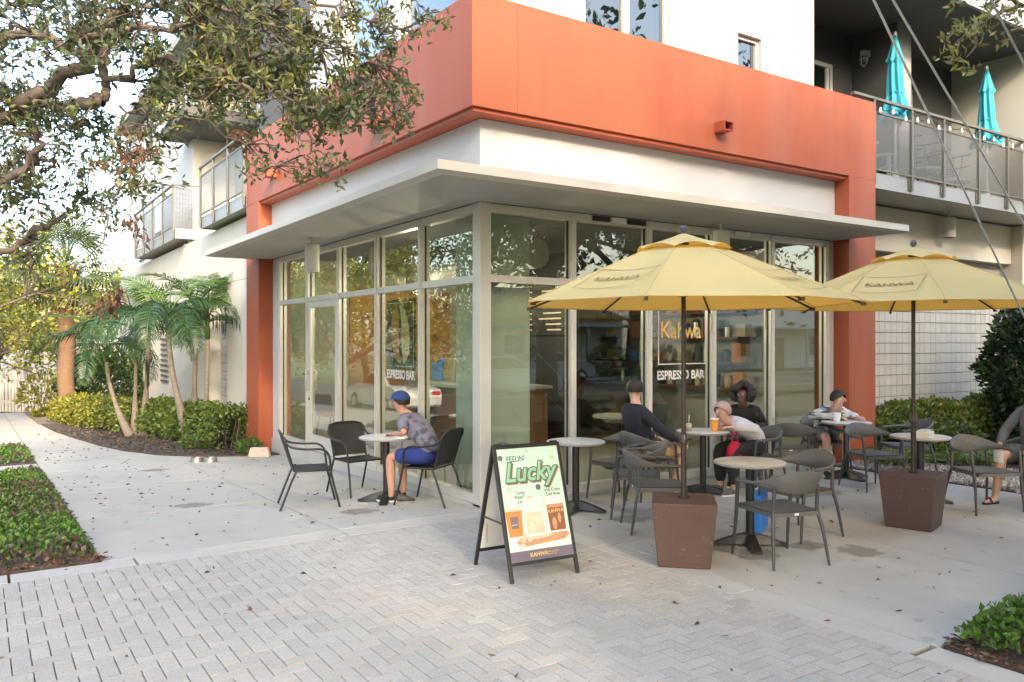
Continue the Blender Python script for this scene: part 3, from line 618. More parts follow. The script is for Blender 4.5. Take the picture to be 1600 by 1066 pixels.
# balcony slab, fascia, rail
A('balcony_slab', M_soffit, XR+.003, 14.5, .03, 1.3, 4.23, 4.43); A('balcony_fascia', M_fascia, XR+.003, 14.5, -.02, .027, 4.20, 4.44)
XP = [7.15, 8.2, 9.17, 10.33, 11.36, 12.4, 13.5]
for x in XP:
    m = MB(); m.box(x-.028, x+.028, -.066, -.022, 4.24, 5.56); m.box(x-.075, x+.03, -.034, -.0215, 4.25, 4.52)
    for zz in (4.30, 4.46): m.lathe([(.012, 0), (.012, .012)], 8, M=Matrix.Translation((x-.05, -.034, zz)) @ Matrix.Rotation(R(90), 4, 'X'))
    m.build('rail_post', M_rail, apt)
for a, b in zip(XP, XP[1:]):
    m = MB(); m.box(a+.03, b-.03, -.046, -.040, 4.50, 5.36); m.build('screen_panel', M_mesh, apt)
    m = MB(); m.box(a+.03, b-.03, -.058, -.030, 4.47, 4.498); m.build('screen_rail', M_rail, apt); m = MB(); m.box(a+.03, b-.03, -.058, -.030, 5.362, 5.39); m.build('screen_rail', M_rail, apt)
A('top_rail', M_rail, 6.6, 14.5, -.075, -.012, 5.56, 5.60)
# ground floor wall under the balcony
A('beam', M_cream, 6.885, 13.6, .92, 1.3, 3.41, 4.195); A('wall', M_midgrey, 6.885, 14.4, 1.13, 1.3, -.2, 3.41); A('wall', M_cream, 13.603, 14.4, .7, 1.12, -.2, 4.195)
A('tile_backing', M_grout, 6.885, 13.6, 1.0, 1.127, -.1, 2.95)
nt_ = 0; rest = MB()
for i in range(36):
    for j in range(15):
        x = 6.98+i*.186; z = .12+j*.193
        if 8.5 < x < 13.2 and .3 < z < 2.55: tile(x, .998, z, .178, .184, 'y')
        else: rest.add([(x-.089, .986, z-.092), (x+.089, .986, z-.092), (x+.089, .986, z+.092), (x-.089, .986, z+.092)], [(0, 1, 2, 3)])
tag(rest.build('tile_field', M_tile, apt), kind='stuff')
def downlight(x, y, z, r_=.12, h=.5):
    m = MB(); m.lathe([(.05, -.02), (.05, -.002)], 16, (x, y, z)); m.tube([(x, y, z-.1), (x, y, z-.01)], .018); m.lathe([(r_*.95, -h), (r_, -h+.01), (r_, -.12), (r_*.85, -.1), (.02, -.09)], 22, (x, y, z)); m.lathe([(r_*.8, -h), (r_*.8, -h+.1), (0, -h+.1)], 22, (x, y, z)); return m
downlight(10.75, .72, 4.228, .13, .48).build('downlight', M_lamp, apt, auto=35)
# left street balconies
def side_balcony(x, y0, y1, z0, xb, end):
    A('balcony_slab', M_soffit, x+.03, xb, y0, y1, z0+.03, z0+.2); 
    m = MB(); m.box(x, x+.027, y0, y1, z0, z0+.26); m.box(x+.03, xb, y1+.002, y1+.03, z0, z0+.26)
    if end: m.box(x+.03, xb, y0-.03, y0-.002, z0, z0+.26)
    m.build('balcony_fascia', M_fascia, apt)
    n_ = 3 if not end else 4; YP = [lerp(y0+.06, y1-.06, k/n_) for k in range(n_+1)]
    for y in YP:
        m = MB(); m.box(x-.05, x-.003, y-.03, y+.03, z0+.02, z0+1.36); m.box(x-.02, x-.001, y-.03, y+.09, z0+.02, z0+.2); m.build('rail_post', M_rail, apt)
    for a, b in zip(YP, YP[1:]):
        m = MB(); m.box(x-.03, x-.024, a+.03, b-.03, z0+.32, z0+1.16); m.build('screen_panel', M_mesh, apt)
        m = MB(); m.box(x-.04, x-.012, a+.03, b-.03, z0+.29, z0+.318); m.build('screen_rail', M_rail, apt); m = MB(); m.box(x-.04, x-.012, a+.03, b-.03, z0+1.162, z0+1.19); m.build('screen_rail', M_rail, apt)
    m = MB(); m.box(x-.06, x, y0, y1, z0+1.36, z0+1.4)
    if end: m.box(x, xb, y0, y0+.05, z0+1.36, z0+1.4)
    m.build('top_rail', M_rail, apt)
    if end:
        m = MB()
        for k in range(9): m.box(x, xb, y0+.01, y0+.022, z0+.30+k*.12, z0+.308+k*.12)
        for k in range(8): xx = lerp(x+.04, xb-.02, k/7); m.box(xx-.004, xx+.004, y0+.022, y0+.034, z0+.28, z0+1.33)
        m.build('wire_grid', M_rail, apt)
side_balcony(-.24, YL+.01, 11.9, 4.36, 1.39, False); side_balcony(-.30, 14.5, 20.6, 4.42, .29, True)
m = downlight(.12, 14.9, 4.44, .14, .62); m.build('downlight', M_lamp, apt, auto=35)
# caged bulkhead lamp on the dark wall
lm = empty('bulkhead_lamp', (8.60, 1.0, 6.86), label='small caged wall lamp on the dark grey balcony partition', cat='lamp')
m = MB(); m.box(-.012, -.002, -.07, .07, -.06, .06); m.box(-.14, -.012, -.045, .045, .0, .05); m.build('bracket', M_lamp, lm, bevel=.004)
m = MB(); m.lathe([(.05, -.02), (.062, -.06), (.06, -.17), (.03, -.22), (0, -.225)], 14, (-.10, 0, 0)); m.build('lens', M_clear, lm, smooth=True)
m = MB(); m.lathe([(.06, 0), (.06, -.03)], 14, (-.10, 0, 0))
for q in range(4): m.tube([(-.10+.07*math.cos(q*1.571), .07*math.sin(q*1.571), -.03), (-.10+.072*math.cos(q*1.571), .072*math.sin(q*1.571), -.17), (-.10, 0, -.24)], .006, 5)
m.tube([(-.10+.072*math.cos(k*.524), .072*math.sin(k*.524), -.11) for k in range(13)], .006, 5); m.build('cage', M_lamp, lm)

# ---------------------------------------------------------------- furniture
def face(dx, dy): return math.atan2(dy, dx)-math.pi/2          # turn a thing whose front is +Y
def ch_band():
    """back rest that wraps round and runs down into the arms"""
    mb = MB()
    def P(u):
        a = lerp(-1, 1, u); s = abs(a); q = a*R(100)
        if s < .62:
            t = s/.62; ang = t*R(90); x = .285*math.sin(ang); y = -.02-.25*math.cos(ang)
        else:
            t = (s-.62)/.38; x = .285-.012*t; y = -.02+.22*t
        k = min(s/.62, 1); e = k*k*(3-2*k)
        zt = lerp(.775, .665, e)-(.012*(s-.62)/.38 if s > .62 else 0); zb = lerp(.585, .635, e)-(.012*(s-.62)/.38 if s > .62 else 0)
        return Vector((math.copysign(x, a), y, 0)), zt, zb, s
    n = 40; rows = []
    for i in range(n+1):
        p, zt, zb, s = P(i/n); c = Vector((0, -.02, 0)); d = (p-c); d.z = 0; d = d.normalized() if s < .62 else Vector((math.copysign(1, p.x), 0, 0))
        t = lerp(.009, .021, min(s/.8, 1)); lean = .045*(1-min(s/.62, 1)); hm = (zt+zb)/2
        rows.append([p+d*(t+lean)+Vector((0, 0, zt-.012)), p+d*(lean)+Vector((0, 0, zt)), p-d*(t-lean)+Vector((0, 0, zt-.012)), p-d*t+Vector((0, 0, hm)), p-d*t+Vector((0, 0, zb+.01)), p+Vector((0, 0, zb)), p+d*t+Vector((0, 0, zb+.01)), p+d*(t+lean*.5)+Vector((0, 0, hm))])
    m = 8; vs_ = [q for r_ in rows for q in r_]
    fs = [(i*m+k, (i+1)*m+k, (i+1)*m+(k+1) % m, i*m+(k+1) % m) for i in range(n) for k in range(m)] + [tuple(range(m)), tuple(range(n*m, n*m+m))[::-1]]
    return mb.add(vs_, fs)
def make_armchair():
    t = empty('armchair')
    ch_band().build('backrest', M_resin, t, auto=60)
    s = MB(); s.grid(lambda u, v: Vector((lerp(-.235, .235, u)*lerp(1.0, .90, 1-v), lerp(-.22, .25, v), .437-.012*math.sin(math.pi*u)*math.sin(math.pi*v))), 8, 8)
    s.hexa([(-.212, -.22, .395), (.212, -.22, .395), (.236, .255, .395), (-.236, .255, .395)], [(-.212, -.22, .431), (.212, -.22, .431), (.236, .255, .431), (-.236, .255, .431)])
    s.build('seat', M_resin, t, auto=50)
    for sx in (-1, 1):
        m = MB(); m.tube(bez([(sx*.275, .27, 0), (sx*.262, .235, .30), (sx*.272, .195, .62), (sx*.274, .185, .645)], 4), [.011, .012, .013, .014, .0155, .016, .0165, .0165, .0165, .0165, .0165, .0165, .015][:13], 8); m.build('leg', M_resinleg, t, auto=50)
        m = MB(); m.tube(bez([(sx*.262, -.285, 0), (sx*.232, -.235, .30), (sx*.208, -.205, .44), (sx*.205, -.215, .645)], 4), [.011, .012, .013, .014, .015, .0155, .016, .016, .016, .016, .015, .015, .014], 8); m.build('leg', M_resinleg, t, auto=50)
    m = MB(); m.box(-.02, .02, -.2212, -.2203, .405, .422); m.build('sticker', M_sticker, t)
    return t
def put(proto, used, x, y, rz, label, cat, group, name=None):
    o = proto if not used else copy_tree(proto)
    used.append(1); o.location = (x, y, gz(y)); o.rotation_euler = (0, 0, rz)
    return tag(o, label, cat, group)
chair0 = make_armchair(); uc = []
GC = 'grey resin armchairs on the cafe terrace'
def chair(x, y, fx, fy, label): return put(chair0, uc, x, y, face(fx, fy), label, 'chair', GC)
chair(1.02, -3.08, .27, .96, 'grey armchair seen from behind before the table nearest the viewer')
chair(1.88, -2.62, -1, .1, 'grey armchair on the far right side of the round table nearest the viewer')
chair(.92, -1.72, .85, -.5, 'grey armchair partly behind the nearer umbrella pole and its brown planter')
chair(1.20, -1.16, -.75, .65, 'grey armchair between the poster board and the nearer umbrella pole, second row from the window')
chair(1.62, -.42, -1, -.15, 'grey armchair by the window on the far side of the table behind the poster board')
chair(.27, -.52, 1, .05, 'grey armchair mostly hidden behind the top of the poster board')
chair(1.95, -.50, .98, -.1, 'grey armchair under the person in tan shorts beside the window')
chair(3.28, -.95, -.95, .2, 'grey armchair under the person in a white and grey top at the drinks table')
chair(3.72, -.42, -.8, -.6, 'grey armchair under the person with dark bushy hair by the window')
chair(4.28, -.72, .75, .5, 'empty grey armchair between the person with bushy hair and the person in a striped shirt')
chair(5.22, -.52, -.55, -.85, 'grey armchair under the person in the striped shirt beside the orange pillar')
chair(4.62, -1.62, -.35, -.94, 'grey armchair in front of the orange pillar, left of the farther umbrella pole')
chair(5.75, -1.40, -.8, .5, 'grey armchair half hidden behind the one left of the farther umbrella pole')
chair(4.42, -3.02, -.45, -.9, 'grey armchair at the right with a table behind it and bare legs beside it')
chair(5.28, -3.12, -1, .12, 'grey armchair under the seated person cut off by the right picture edge')

def make_table():
    t = empty('bistro_table')
    m = MB(); m.lathe([(0, .712), (.292, .712), (.307, .718), (.311, .728), (.307, .738), (.297, .742), (0, .742)], 40); m.build('table_top', M_ttop, t, auto=35)
    m = MB(); m.lathe([(.3115, .719), (.3145, .722), (.3145, .734), (.3115, .737)], 40); m.build('edge_band', M_tedge, t)
    m = MB(); m.lathe([(.038, .05), (.038, .70), (.12, .703), (.12, .711)], 20); m.build('column', M_blkmetal, t, auto=35)
    for k in range(4):
        a = k*math.pi/2+.4; c, s = math.cos(a), math.sin(a)
        m = MB(); pts = [(.02, .105, .052), (.10, .095, .056), (.20, .066, .056), (.28, .036, .05), (.325, .022, .04)]
        vs_ = []
        for r_, h, w_ in pts:
            for sy in (-1, 1): vs_.append((r_*c-sy*w_*s, r_*s+sy*w_*c, 0.004 if r_ > .25 else .02))
            for sy in (1, -1): vs_.append((r_*c-sy*w_*.6*s, r_*s+sy*w_*.6*c, h))
        fs = [(i*4+k2, i*4+(k2+1) % 4, i*4+4+(k2+1) % 4, i*4+4+k2) for i in range(4) for k2 in range(4)] + [(3, 2, 1, 0), (16, 17, 18, 19)]
        m.add(vs_, fs); m.build('foot', M_blkmetal, t, auto=40)
    return t
tab0 = make_table(); ut = []
GT = 'round pedestal tables on the terrace'
def table(x, y, label, rz=0): return put(tab0, ut, x, y, rz, label, 'table', GT)
table(1.18, -2.64, 'round pedestal table nearest the viewer with a worn whitish top', .5)
table(.80, -.64, 'round pedestal table behind the poster board beside the window', .2)
table(2.66, -.70, 'round pedestal table with two drinks on it in front of the dark window', .1)
table(5.02, -1.0, 'round pedestal table beside the person in a striped shirt', .9)
table(4.28, -2.42, 'round pedestal table behind the farther planter, carrying a grey napkin box', .3)
table(-.58, 1.12, 'round pedestal table between the black woven chairs by the shop door side', .6)

# black woven tube chairs
def make_tube_chair():
    t = empty('woven_chair')
    m = MB(); side = [(.25, .30, 0), (.235, .21, .36), (.25, .18, .58), (.265, .10, .655), (.268, -.08, .665), (.262, -.24, .70), (.23, -.31, .80), (.14, -.335, .84), (0, -.34, .845)]
    full_ = side + [(-x, y, z) for x, y, z in side[-2::-1]]
    m.tube(bez(full_, 4), .0125, 8); m.build('arm_frame', M_blkmetal, t, auto=60)
    for sx in (-1, 1):
        m = MB(); m.tube(bez([(sx*.245, -.34, 0), (sx*.235, -.19, .38), (sx*.23, -.14, .43)], 4), .0125, 8); m.build('leg', M_blkmetal, t, auto=60)
    m = MB(); m.tube([(-.225, .20, .42), (.225, .20, .42), (.22, -.18, .42), (-.22, -.18, .42), (-.225, .20, .42)], .011, 8); m.tube([(-.22, -.19, .42), (-.235, -.30, .80)], .011, 8); m.tube([(.22, -.19, .42), (.235, -.30, .80)], .011, 8); m.build('seat_frame', M_blkmetal, t, auto=60)
    def woven(fn):
        mb = MB(); n = 30; k = 24
        mb.grid(lambda u, v: fn(u, v) + Vector((0, 0, .004*math.sin(u*n*math.pi)*math.sin(v*k*math.pi))), 30, 24); return mb
    woven(lambda u, v: Vector((lerp(-.215, .215, u), lerp(-.18, .20, v), .425-.012*math.sin(math.pi*u)))).build('woven_seat', M_weave, t, smooth=True)
    woven(lambda u, v: Vector((lerp(-.222-.01*v, .222+.01*v, u), lerp(-.20, -.325, v)-.02*math.sin(math.pi*u), lerp(.45, .835, v)))).build('woven_back', M_weave, t, smooth=True)
    return t
tc0 = make_tube_chair(); utc = []
GW = 'black woven tube chairs by the left shop front'
put(tc0, utc, -1.38, 1.40, face(.95, -.25), 'empty black woven chair standing apart on the left pavement, side on', 'chair', GW)
put(tc0, utc, -.62, 1.86, face(.1, -1), 'black woven chair behind the small table, nearest the shop door', 'chair', GW)
put(tc0, utc, -.26, .68, face(-.55, .85), 'black woven chair with a seated person, nearest the building corner', 'chair', GW)

# ---------------------------------------------------------------- umbrellas and their weights
RZ, AP, RR, VR = 2.10, 2.60, 1.375, .37
def make_umbrella():
    t = empty('patio_umbrella')
    V = [Vector((math.cos(R(22.5+45*k)), math.sin(R(22.5+45*k)), 0)) for k in range(8)]
    def surf(u, v, k, r0, z0, r1, z1, sag):
        a, b = V[k], V[(k+1) % 8]; r_ = lerp(r0, r1, v); p = (a.lerp(b, u))*r_
        return p + Vector((0, 0, lerp(z0, z1, v)-sag*math.sin(math.pi*u)*math.sin(math.pi*min(v*.8+.2, 1))*(v**.6)))
    can = MB()
    for k in range(8): can.grid(lambda u, v: surf(u, v, k, .30, 2.552, RR, RZ, .045), 8, 10)
    canopy = can.build('canopy', M_yellow, t, auto=14)
    sm = MB()
    for k in range(8): sm.tube([V[k]*lerp(.30, RR, q)+Vector((0, 0, lerp(2.552, RZ, q)+.002)) for q in (0, .5, 1)], .004, 5)
    for k in range(8): sm.tube([surf(q/6, 1, k, .30, 2.552, RR, RZ, .045) for q in range(7)], .005, 5)
    sm.build('seam', M_yellow, canopy)
    vt = MB()
    for k in range(8): vt.grid(lambda u, v: surf(u, v, k, .03, 2.672, VR+.02, 2.535, 0)+Vector((0, 0, .035*math.sin(math.pi*u)*v*v)), 8, 6)
    vt.build('vent_cap', M_yellow, canopy, auto=14)
    # printed squares and lettering on the gores
    for k in (0, 2, 4, 6):
        a, b = V[k], V[(k+1) % 8]; mid = (a+b)*.5; r0, r1 = .74, 1.17
        def pt(r_): return mid*r_+Vector((0, 0, lerp(2.552, RZ, (r_-.30)/(RR-.30))-.045*((r_-.3)/(RR-.3))**.6*math.sin(math.pi*min((r_-.3)/(RR-.3)*.8+.2, 1))))
        ex_ = (b-a).normalized(); ey = (pt(r0)-pt(r1)).normalized(); ez = ex_.cross(ey); o_c = pt(.95)
        for sgn in (1, -1):
            Mx = Matrix((ex_, ey, ez)).transposed().to_4x4(); Mx.translation = o_c+ez*.006*sgn + (ez*.0 if sgn > 0 else Vector((0, 0, 0)))
            if sgn < 0: continue
            pr = MB(); h = .2; ww = .27; lift = lambda x: .004+.021*(x/ww)**2
            for x0, x1, y0, y1 in ((-ww, ww, h-.007, h), (-ww, ww, -h, -h+.007), (-ww, -ww+.007, -h+.007, h-.007), (ww-.007, ww, -h+.007, h-.007)):
                pr.add([Mx @ Vector((lerp(x0, x1, i/8), y, lift(lerp(x0, x1, i/8)))) for i in range(9) for y in (y0, y1)], [(i*2, i*2+2, i*2+3, i*2+1) for i in range(8)])
            n0 = len(pr.v); text_mb(pr, 'KAHWA', .105, Matrix.Identity(4), sx=1.05, off=.002); pr.v[n0:] = [tuple(Mx @ Vector((p[0], p[1], lift(p[0])))) for p in pr.v[n0:]]; pr.build('printed_logo', M_print, canopy)
    m = MB(); m.tube([(0, 0, .45), (0, 0, 1.02)], .024, 12); m.tube([(0, 0, 1.02), (0, 0, 2.66)], .019, 12); m.build('pole', M_pole, t, auto=40)
    m = MB(); m.lathe([(.024, .96), (.036, .97), (.036, 1.03), (.024, 1.05)], 12); m.tube([(.03, 0, 1.0), (.075, 0, 1.0)], .008, 6); m.build('pole_joint', M_pole, t, auto=40)
    m = MB(); m.lathe([(.02, 2.655), (.02, 2.675), (.012, 2.68), (.028, 2.70), (.031, 2.715), (.022, 2.738), (0, 2.745)], 14); m.build('finial', mat('finial_grey', (.06, .065, .08), .5), t, smooth=True)
    m = MB(); m.lathe([(.02, 2.16), (.045, 2.165), (.05, 2.20), (.03, 2.23), (.02, 2.24)], 14); hub = m.build('hub', M_pole, t, auto=40)
    m = MB(); m.lathe([(.02, 2.55), (.045, 2.555), (.045, 2.60), (.02, 2.61)], 14); m.build('crown_hub', M_pole, t, auto=40)
    for k in range(8):
        d = V[k]
        m = MB(); m.tube([d*.04+Vector((0, 0, 2.565)), d*(RR-.03)+Vector((0, 0, RZ-.018))], .009, 6); rb = m.build('rib', M_pole, t)
        m = MB(); m.tube([d*.045+Vector((0, 0, 2.195)), d*.74+Vector((0, 0, lerp(2.565, RZ-.018, .70/1.3)-.01))], .008, 6); m.build('strut', M_pole, rb)
        m = MB(); m.box(-.02, .02, -.012, .012, -.012, .01, M=Matrix.Translation(d*(RR-.03)+Vector((0, 0, RZ-.02))) @ Matrix.Rotation(R(22.5+45*k), 4, 'Z')); m.build('rib_pocket', M_pole, rb)
    m = MB(); e = V[1]*RR; m.tube(bez([(e.x, e.y, RZ), (e.x+.02, e.y-.01, RZ-.10), (e.x+.01, e.y, RZ-.22)], 3), .006, 5); m.build('tie_strap', M_yellow, canopy)
    return t
um0 = make_umbrella(); GU = 'yellow market umbrellas on the terrace'
UMB = [(.30, -2.70), (3.10, -3.02)]
um0.location = (*UMB[0], 0); um0.rotation_euler = (0, 0, R(-33.5)+R(0)); tag(um0, 'yellow eight sided patio umbrella nearest the viewer, left of the other one', 'umbrella', GU)
u2 = copy_tree(um0); u2.location = (*UMB[1], .04); u2.rotation_euler = (0, 0, R(-33.5+90+6)); tag(u2, 'yellow patio umbrella at the right, crossed by a cable', 'umbrella', GU)
def make_planter():
    t = empty('umbrella_base'); m = MB(); a, b, h = .205, .255, .52
    m.hexa([(-a, -a, 0), (a, -a, 0), (a, a, 0), (-a, a, 0)], [(-b, -b, h), (b, -b, h), (b, b, h), (-b, b, h)]); bm_ = m.build('block', M_planter, t, bevel=.012)
    m = MB(); m.lathe([(.045, h), (.045, h+.012), (.028, h+.014), (.028, h)], 16); m.build('socket', M_rubber, t)
    return t
p0 = make_planter(); GP = 'brown tapered umbrella weights'
p0.location = (.30, -2.70, 0); p0.rotation_euler = (0, 0, R(-44)); tag(p0, 'brown tapered concrete umbrella base in the centre foreground', 'umbrella base', GP)
p1 = copy_tree(p0); p1.location = (*UMB[1], 0); p1.rotation_euler = (0, 0, R(16)); tag(p1, 'brown tapered concrete umbrella base at the right, showing two sides', 'umbrella base', GP)

# ---------------------------------------------------------------- folding poster board
sg = empty('poster_board', (-.91, -2.14, 0), label='black framed folding board with a mint coffee poster standing on the pavers', cat='sign')
A0 = Vector((-1.20, -2.43, 0)); B0 = Vector((-.63, -2.47, 0)); T0 = Vector((-1.2, -2.12, 1.0)); 
dirx = (B0-A0).normalized(); nrm = Vector((dirx.y, -dirx.x, 0))            # towards the viewer
WB = .61; HB = 1.0
def leaf_frame(sgn, foot, top):
    """frame in its own plane: origin bottom left"""
    ey = (top-foot).normalized(); ex_ = dirx*1; ez = ex_.cross(ey); M_ = Matrix((ex_, ey, ez)).transposed().to_4x4(); M_.translation = foot-sg.location; return M_, (top-foot).length
fl = A0-dirx*.01; tp = A0-dirx*.01-nrm*.30+Vector((0, 0, .985)); bk = fl-nrm*.60
def tubebox(mb, M_, x0, x1, y0, y1, z0=-.013, z1=.013): mb.box(x0, x1, y0, y1, z0, z1, M=M_)
for which, foot in (('front', fl), ('back', bk)):
    M_, L_ = leaf_frame(1, foot, tp)
    m = MB(); tubebox(m, M_, 0, .026, 0, L_); tubebox(m, M_, WB-.026, WB, 0, L_); tubebox(m, M_, .026, WB-.026, L_-.028, L_); tubebox(m, M_, .026, WB-.026, .12, .146)
    fr_ = m.build('front_frame' if which == 'front' else 'rear_frame', M_blkmetal, sg, bevel=.003)
    m = MB(); tubebox(m, M_, .026, WB-.026, .146, L_-.028, -.004, .004); m.build('backing_panel', M_panel, fr_)
    if which == 'front': MF, LF = M_, L_
# stays between the leaves
for u in (.013, WB-.013):
    m = MB(); a = fl.lerp(tp, .42)+dirx*u-sg.location; b = bk.lerp(tp, .42)+dirx*u-sg.location; m.tube([a, b], .008, 6); m.build('stay', M_blkmetal, sg)
m = MB(); a = bk.lerp(tp, .36)+dirx*.05-sg.location+nrm*.02; m.tube([a, a-Vector((0, 0, .16))], .005, 6); m.build('pull_cord', M_tedge, sg)
for u in (.05, WB-.05):
    m = MB(); a = tp+dirx*u-sg.location; m.tube([a-dirx*.03, a+dirx*.03], .016, 8); m.build('hinge', M_blkmetal, sg)
PW, PH = WB-.052, LF-.174
MP = MF @ Matrix.Translation((.026, .146, .0045))
po = MB(); mats_ = [M_mint, M_pband, M_pdark, M_pgreen, M_ppeach, M_plgreen, M_porange, M_pwhite, M_pcream, M_pbrown, M_pwood, M_pgold, M_pgrey, mat('poster_milk', (.60, .53, .42), .6, var=.15, scale=40)]
lay = [0]
def flat(pts, mi, lift=None):
    lay[0] += 1; h = .0006+lay[0]*.00002; po.add([MP @ Vector((x, y, h)) for x, y in pts], [tuple(range(len(pts)))], mi)
def txt(s, size, x, y, mi, **k):
    lay[0] += 1; text_mb(po, s, size, MP @ Matrix.Translation((x, y, .0006+lay[0]*.00002)), mi, ext=0, **k)
def ell(cx_, cy_, a, b, mi, n=18): flat([(cx_+a*math.cos(2*math.pi*k/n), cy_+b*math.sin(2*math.pi*k/n)) for k in range(n)], mi)
po.box(0, PW, 0, PH, 0, .0005, 0, M=MP)
flat([(.001, .11), (PW-.001, .11), (PW-.001, .22), (.001, .27)], 7)
flat([(.001, .001), (PW-.001, .001), (PW-.001, .075), (.001, .075)], 1)
txt('FEELIN\'', .062, .165, PH-.085, 2, sx=.85, off=.001)
for dx, dy, mi, of in ((.016, -.016, 4, .011), (.010, -.010, 2, .011), (0, 0, 2, .0125), (0, 0, 3, .004)):
    txt('Lucky', .205, .27+dx, PH-.195+dy, mi, shear=.28, off=of, sx=.94)
def clover(x, y, s, mi):
    for k in range(4):
        a = R(45+90*k); ell(x+.6*s*math.cos(a+.25), y+.6*s*math.sin(a+.25), .48*s, .48*s, mi, 10); ell(x+.6*s*math.cos(a-.25), y+.6*s*math.sin(a-.25), .48*s, .48*s, mi, 10)
    flat([(x-.08*s, y), (x+.08*s, y), (x+.5*s, y-1.5*s), (x+.38*s, y-1.55*s)], mi)
clover(.33, PH-.315, .022, 2); clover(.07, PH-.315, .022, 5); clover(.50, PH-.09, .02, 5); clover(.03, PH-.07, .02, 2); clover(.27, PH-.025, .015, 5); clover(.41, .33, .02, 5)
for k, s in enumerate(('Lucky', 'Pistachio', 'Latte')): txt(s, .036, .165, PH-.345-.034*k, 2, sx=.9, off=.0006)
for k, s in enumerate(('Irish Cream', 'Cold Brew')): txt(s, .036, .455, PH-.345-.034*k, 2, sx=.85, off=.0006)
# wooden board, cups
flat([(.07, .145), (.12, .175), (.53, .185), (.555, .155), (.50, .125), (.15, .105), (.09, .12)], 10)
ell(.26, .172, .13, .02, 8)
def cup(x, y, w0, w1, h, layers):
    for a, b, mi in layers: flat([(x-lerp(w0, w1, a), y+h*a), (x+lerp(w0, w1, a), y+h*a), (x+lerp(w0, w1, b), y+h*b), (x-lerp(w0, w1, b), y+h*b)], mi)
cup(.078, .185, .060, .074, .205, [(0, .93, 6), (.93, 1, 8)]); flat([(.045, .245), (.109, .245), (.113, .335), (.041, .335)], 12); flat([(.052, .27), (.102, .27), (.102, .276), (.052, .276)], 11)
cup(.255, .175, .076, .084, .285, [(0, .07, 7), (.07, .42, 8), (.42, .62, 13), (.62, 1, 7)]); ell(.255, .462, .078, .026, 7); ell(.225, .24, .03, .04, 13); ell(.285, .29, .028, .045, 13); ell(.24, .47, .03, .012, 8)
cup(.455, .182, .070, .080, .27, [(0, .05, 7), (.05, .70, 9), (.70, .80, 10), (.80, 1, 7)]); ell(.455, .452, .074, .016, 7); ell(.43, .25, .02, .05, 10); ell(.48, .29, .016, .04, 10)
txt('KAHWA', .042, .455, .345, 11, sx=.9, off=.0006); txt('KAHWA', .034, .255, .345, 11, sx=.9)
for x, y in ((.13, .15), (.165, .175), (.19, .15), (.12, .115), (.15, .19)): ell(x, y, .022, .014, 8)
txt('KAHWA', .042, .25, .038, 11, sx=1.0, off=.001); txt('COFFEE ROASTERS', .014, .37, .045, 11); txt('ESPRESSO BAR', .012, .37, .028, 11)
po.build('poster', mats_, sg)

# ---------------------------------------------------------------- things on tables and terrace
def cup_thing(name, x, y, z, r, h, m, label, cat='cup', lid=None, straw=False):
    t = empty(name, (x, y, z), label=label, cat=cat)
    b = MB(); b.lathe([(0, .001), (r*.78, .001), (r, h), (r*.94, h), (r*.74, .01), (0, .01)], 20); b.build('cup_wall', m, t, auto=35)
    if lid: b = MB(); b.lathe([(r*1.04, h-.004), (r*1.06, h+.006), (r*.9, h+.014), (0, h+.016)], 20); b.build('lid', lid, t, auto=35)
    if straw: b = MB(); b.tube([(0, 0, .02), (.02, .01, h+.07)], .004, 6); b.build('straw', M_whitepl, t)
    return t
tz = .743
c = cup_thing('iced_drink', 2.44, -.68, tz, .042, .12, M_clear, 'clear plastic cup of iced latte, left of the orange one', 'cup', straw=True)
b = MB(); b.lathe([(0, .012), (.031, .012), (.038, .095), (0, .098)], 16); b.build('drink', M_pcream, c, smooth=True)
c = cup_thing('iced_drink', 2.70, -.84, tz, .05, .14, mat('orange_cup', (.75, .30, .05), .4), 'orange cup with a lid and straw on the table by the window', 'cup', M_whitepl, True)
cup_thing('paper_cup', 4.92, -.93, tz, .05, .10, M_whitepl, 'white cup on the table beside the person in the striped shirt', 'cup', M_whitepl)
# napkin box
nb = empty('napkin_box', (4.22, -2.50, tz), .3, label='low grey napkin box on the table behind the farther planter', cat='box')
b = MB(); b.box(-.13, .13, -.07, .07, .0, .06); b.build('box', M_ttop, nb, bevel=.005); b = MB(); b.box(-.10, .10, -.05, .05, .0605, .075); b.build('napkins', M_wcl, nb)
# red bag
rb = empty('handbag', (2.88, -.99, .36), label='bright red bag hanging beside the drinks table', cat='bag')
b = MB(); b.grid(lambda u, v: Vector(((.085+.035*math.sin(v*math.pi))*math.cos(u*2*math.pi)*(.55+.45*math.sin(max(v, .02)*math.pi)**.5), .075*math.sin(u*2*math.pi)*math.sin(max(v, .02)*math.pi)**.5, .02+.25*v)), 18, 10); b.build('pouch', M_red, rb, smooth=True)
b = MB(); b.tube(bez([(-.05, 0, .25), (-.03, 0, .36), (.03, 0, .36), (.05, 0, .25)], 4), .008, 6); b.build('strap', M_red, rb)
# blue bag standing in for a blurred shape taken for a leg
tb = empty('tote_bag', (1.72, -2.28, 0), .5, label='bright blue tote bag standing behind the table nearest the viewer', cat='bag')
b = MB(); b.hexa([(-.16, -.07, 0), (.16, -.07, 0), (.16, .07, 0), (-.16, .07, 0)], [(-.19, -.06, .34), (.19, -.06, .34), (.19, .06, .34), (-.19, .06, .34)]); b.build('pouch', M_bluepl, tb, bevel=.015)
for y in (-.05, .05): b = MB(); b.tube(bez([(-.09, y, .33), (-.07, y, .46), (.07, y, .46), (.09, y, .33)], 4), .008, 6); b.build('handle', M_bluepl, tb)
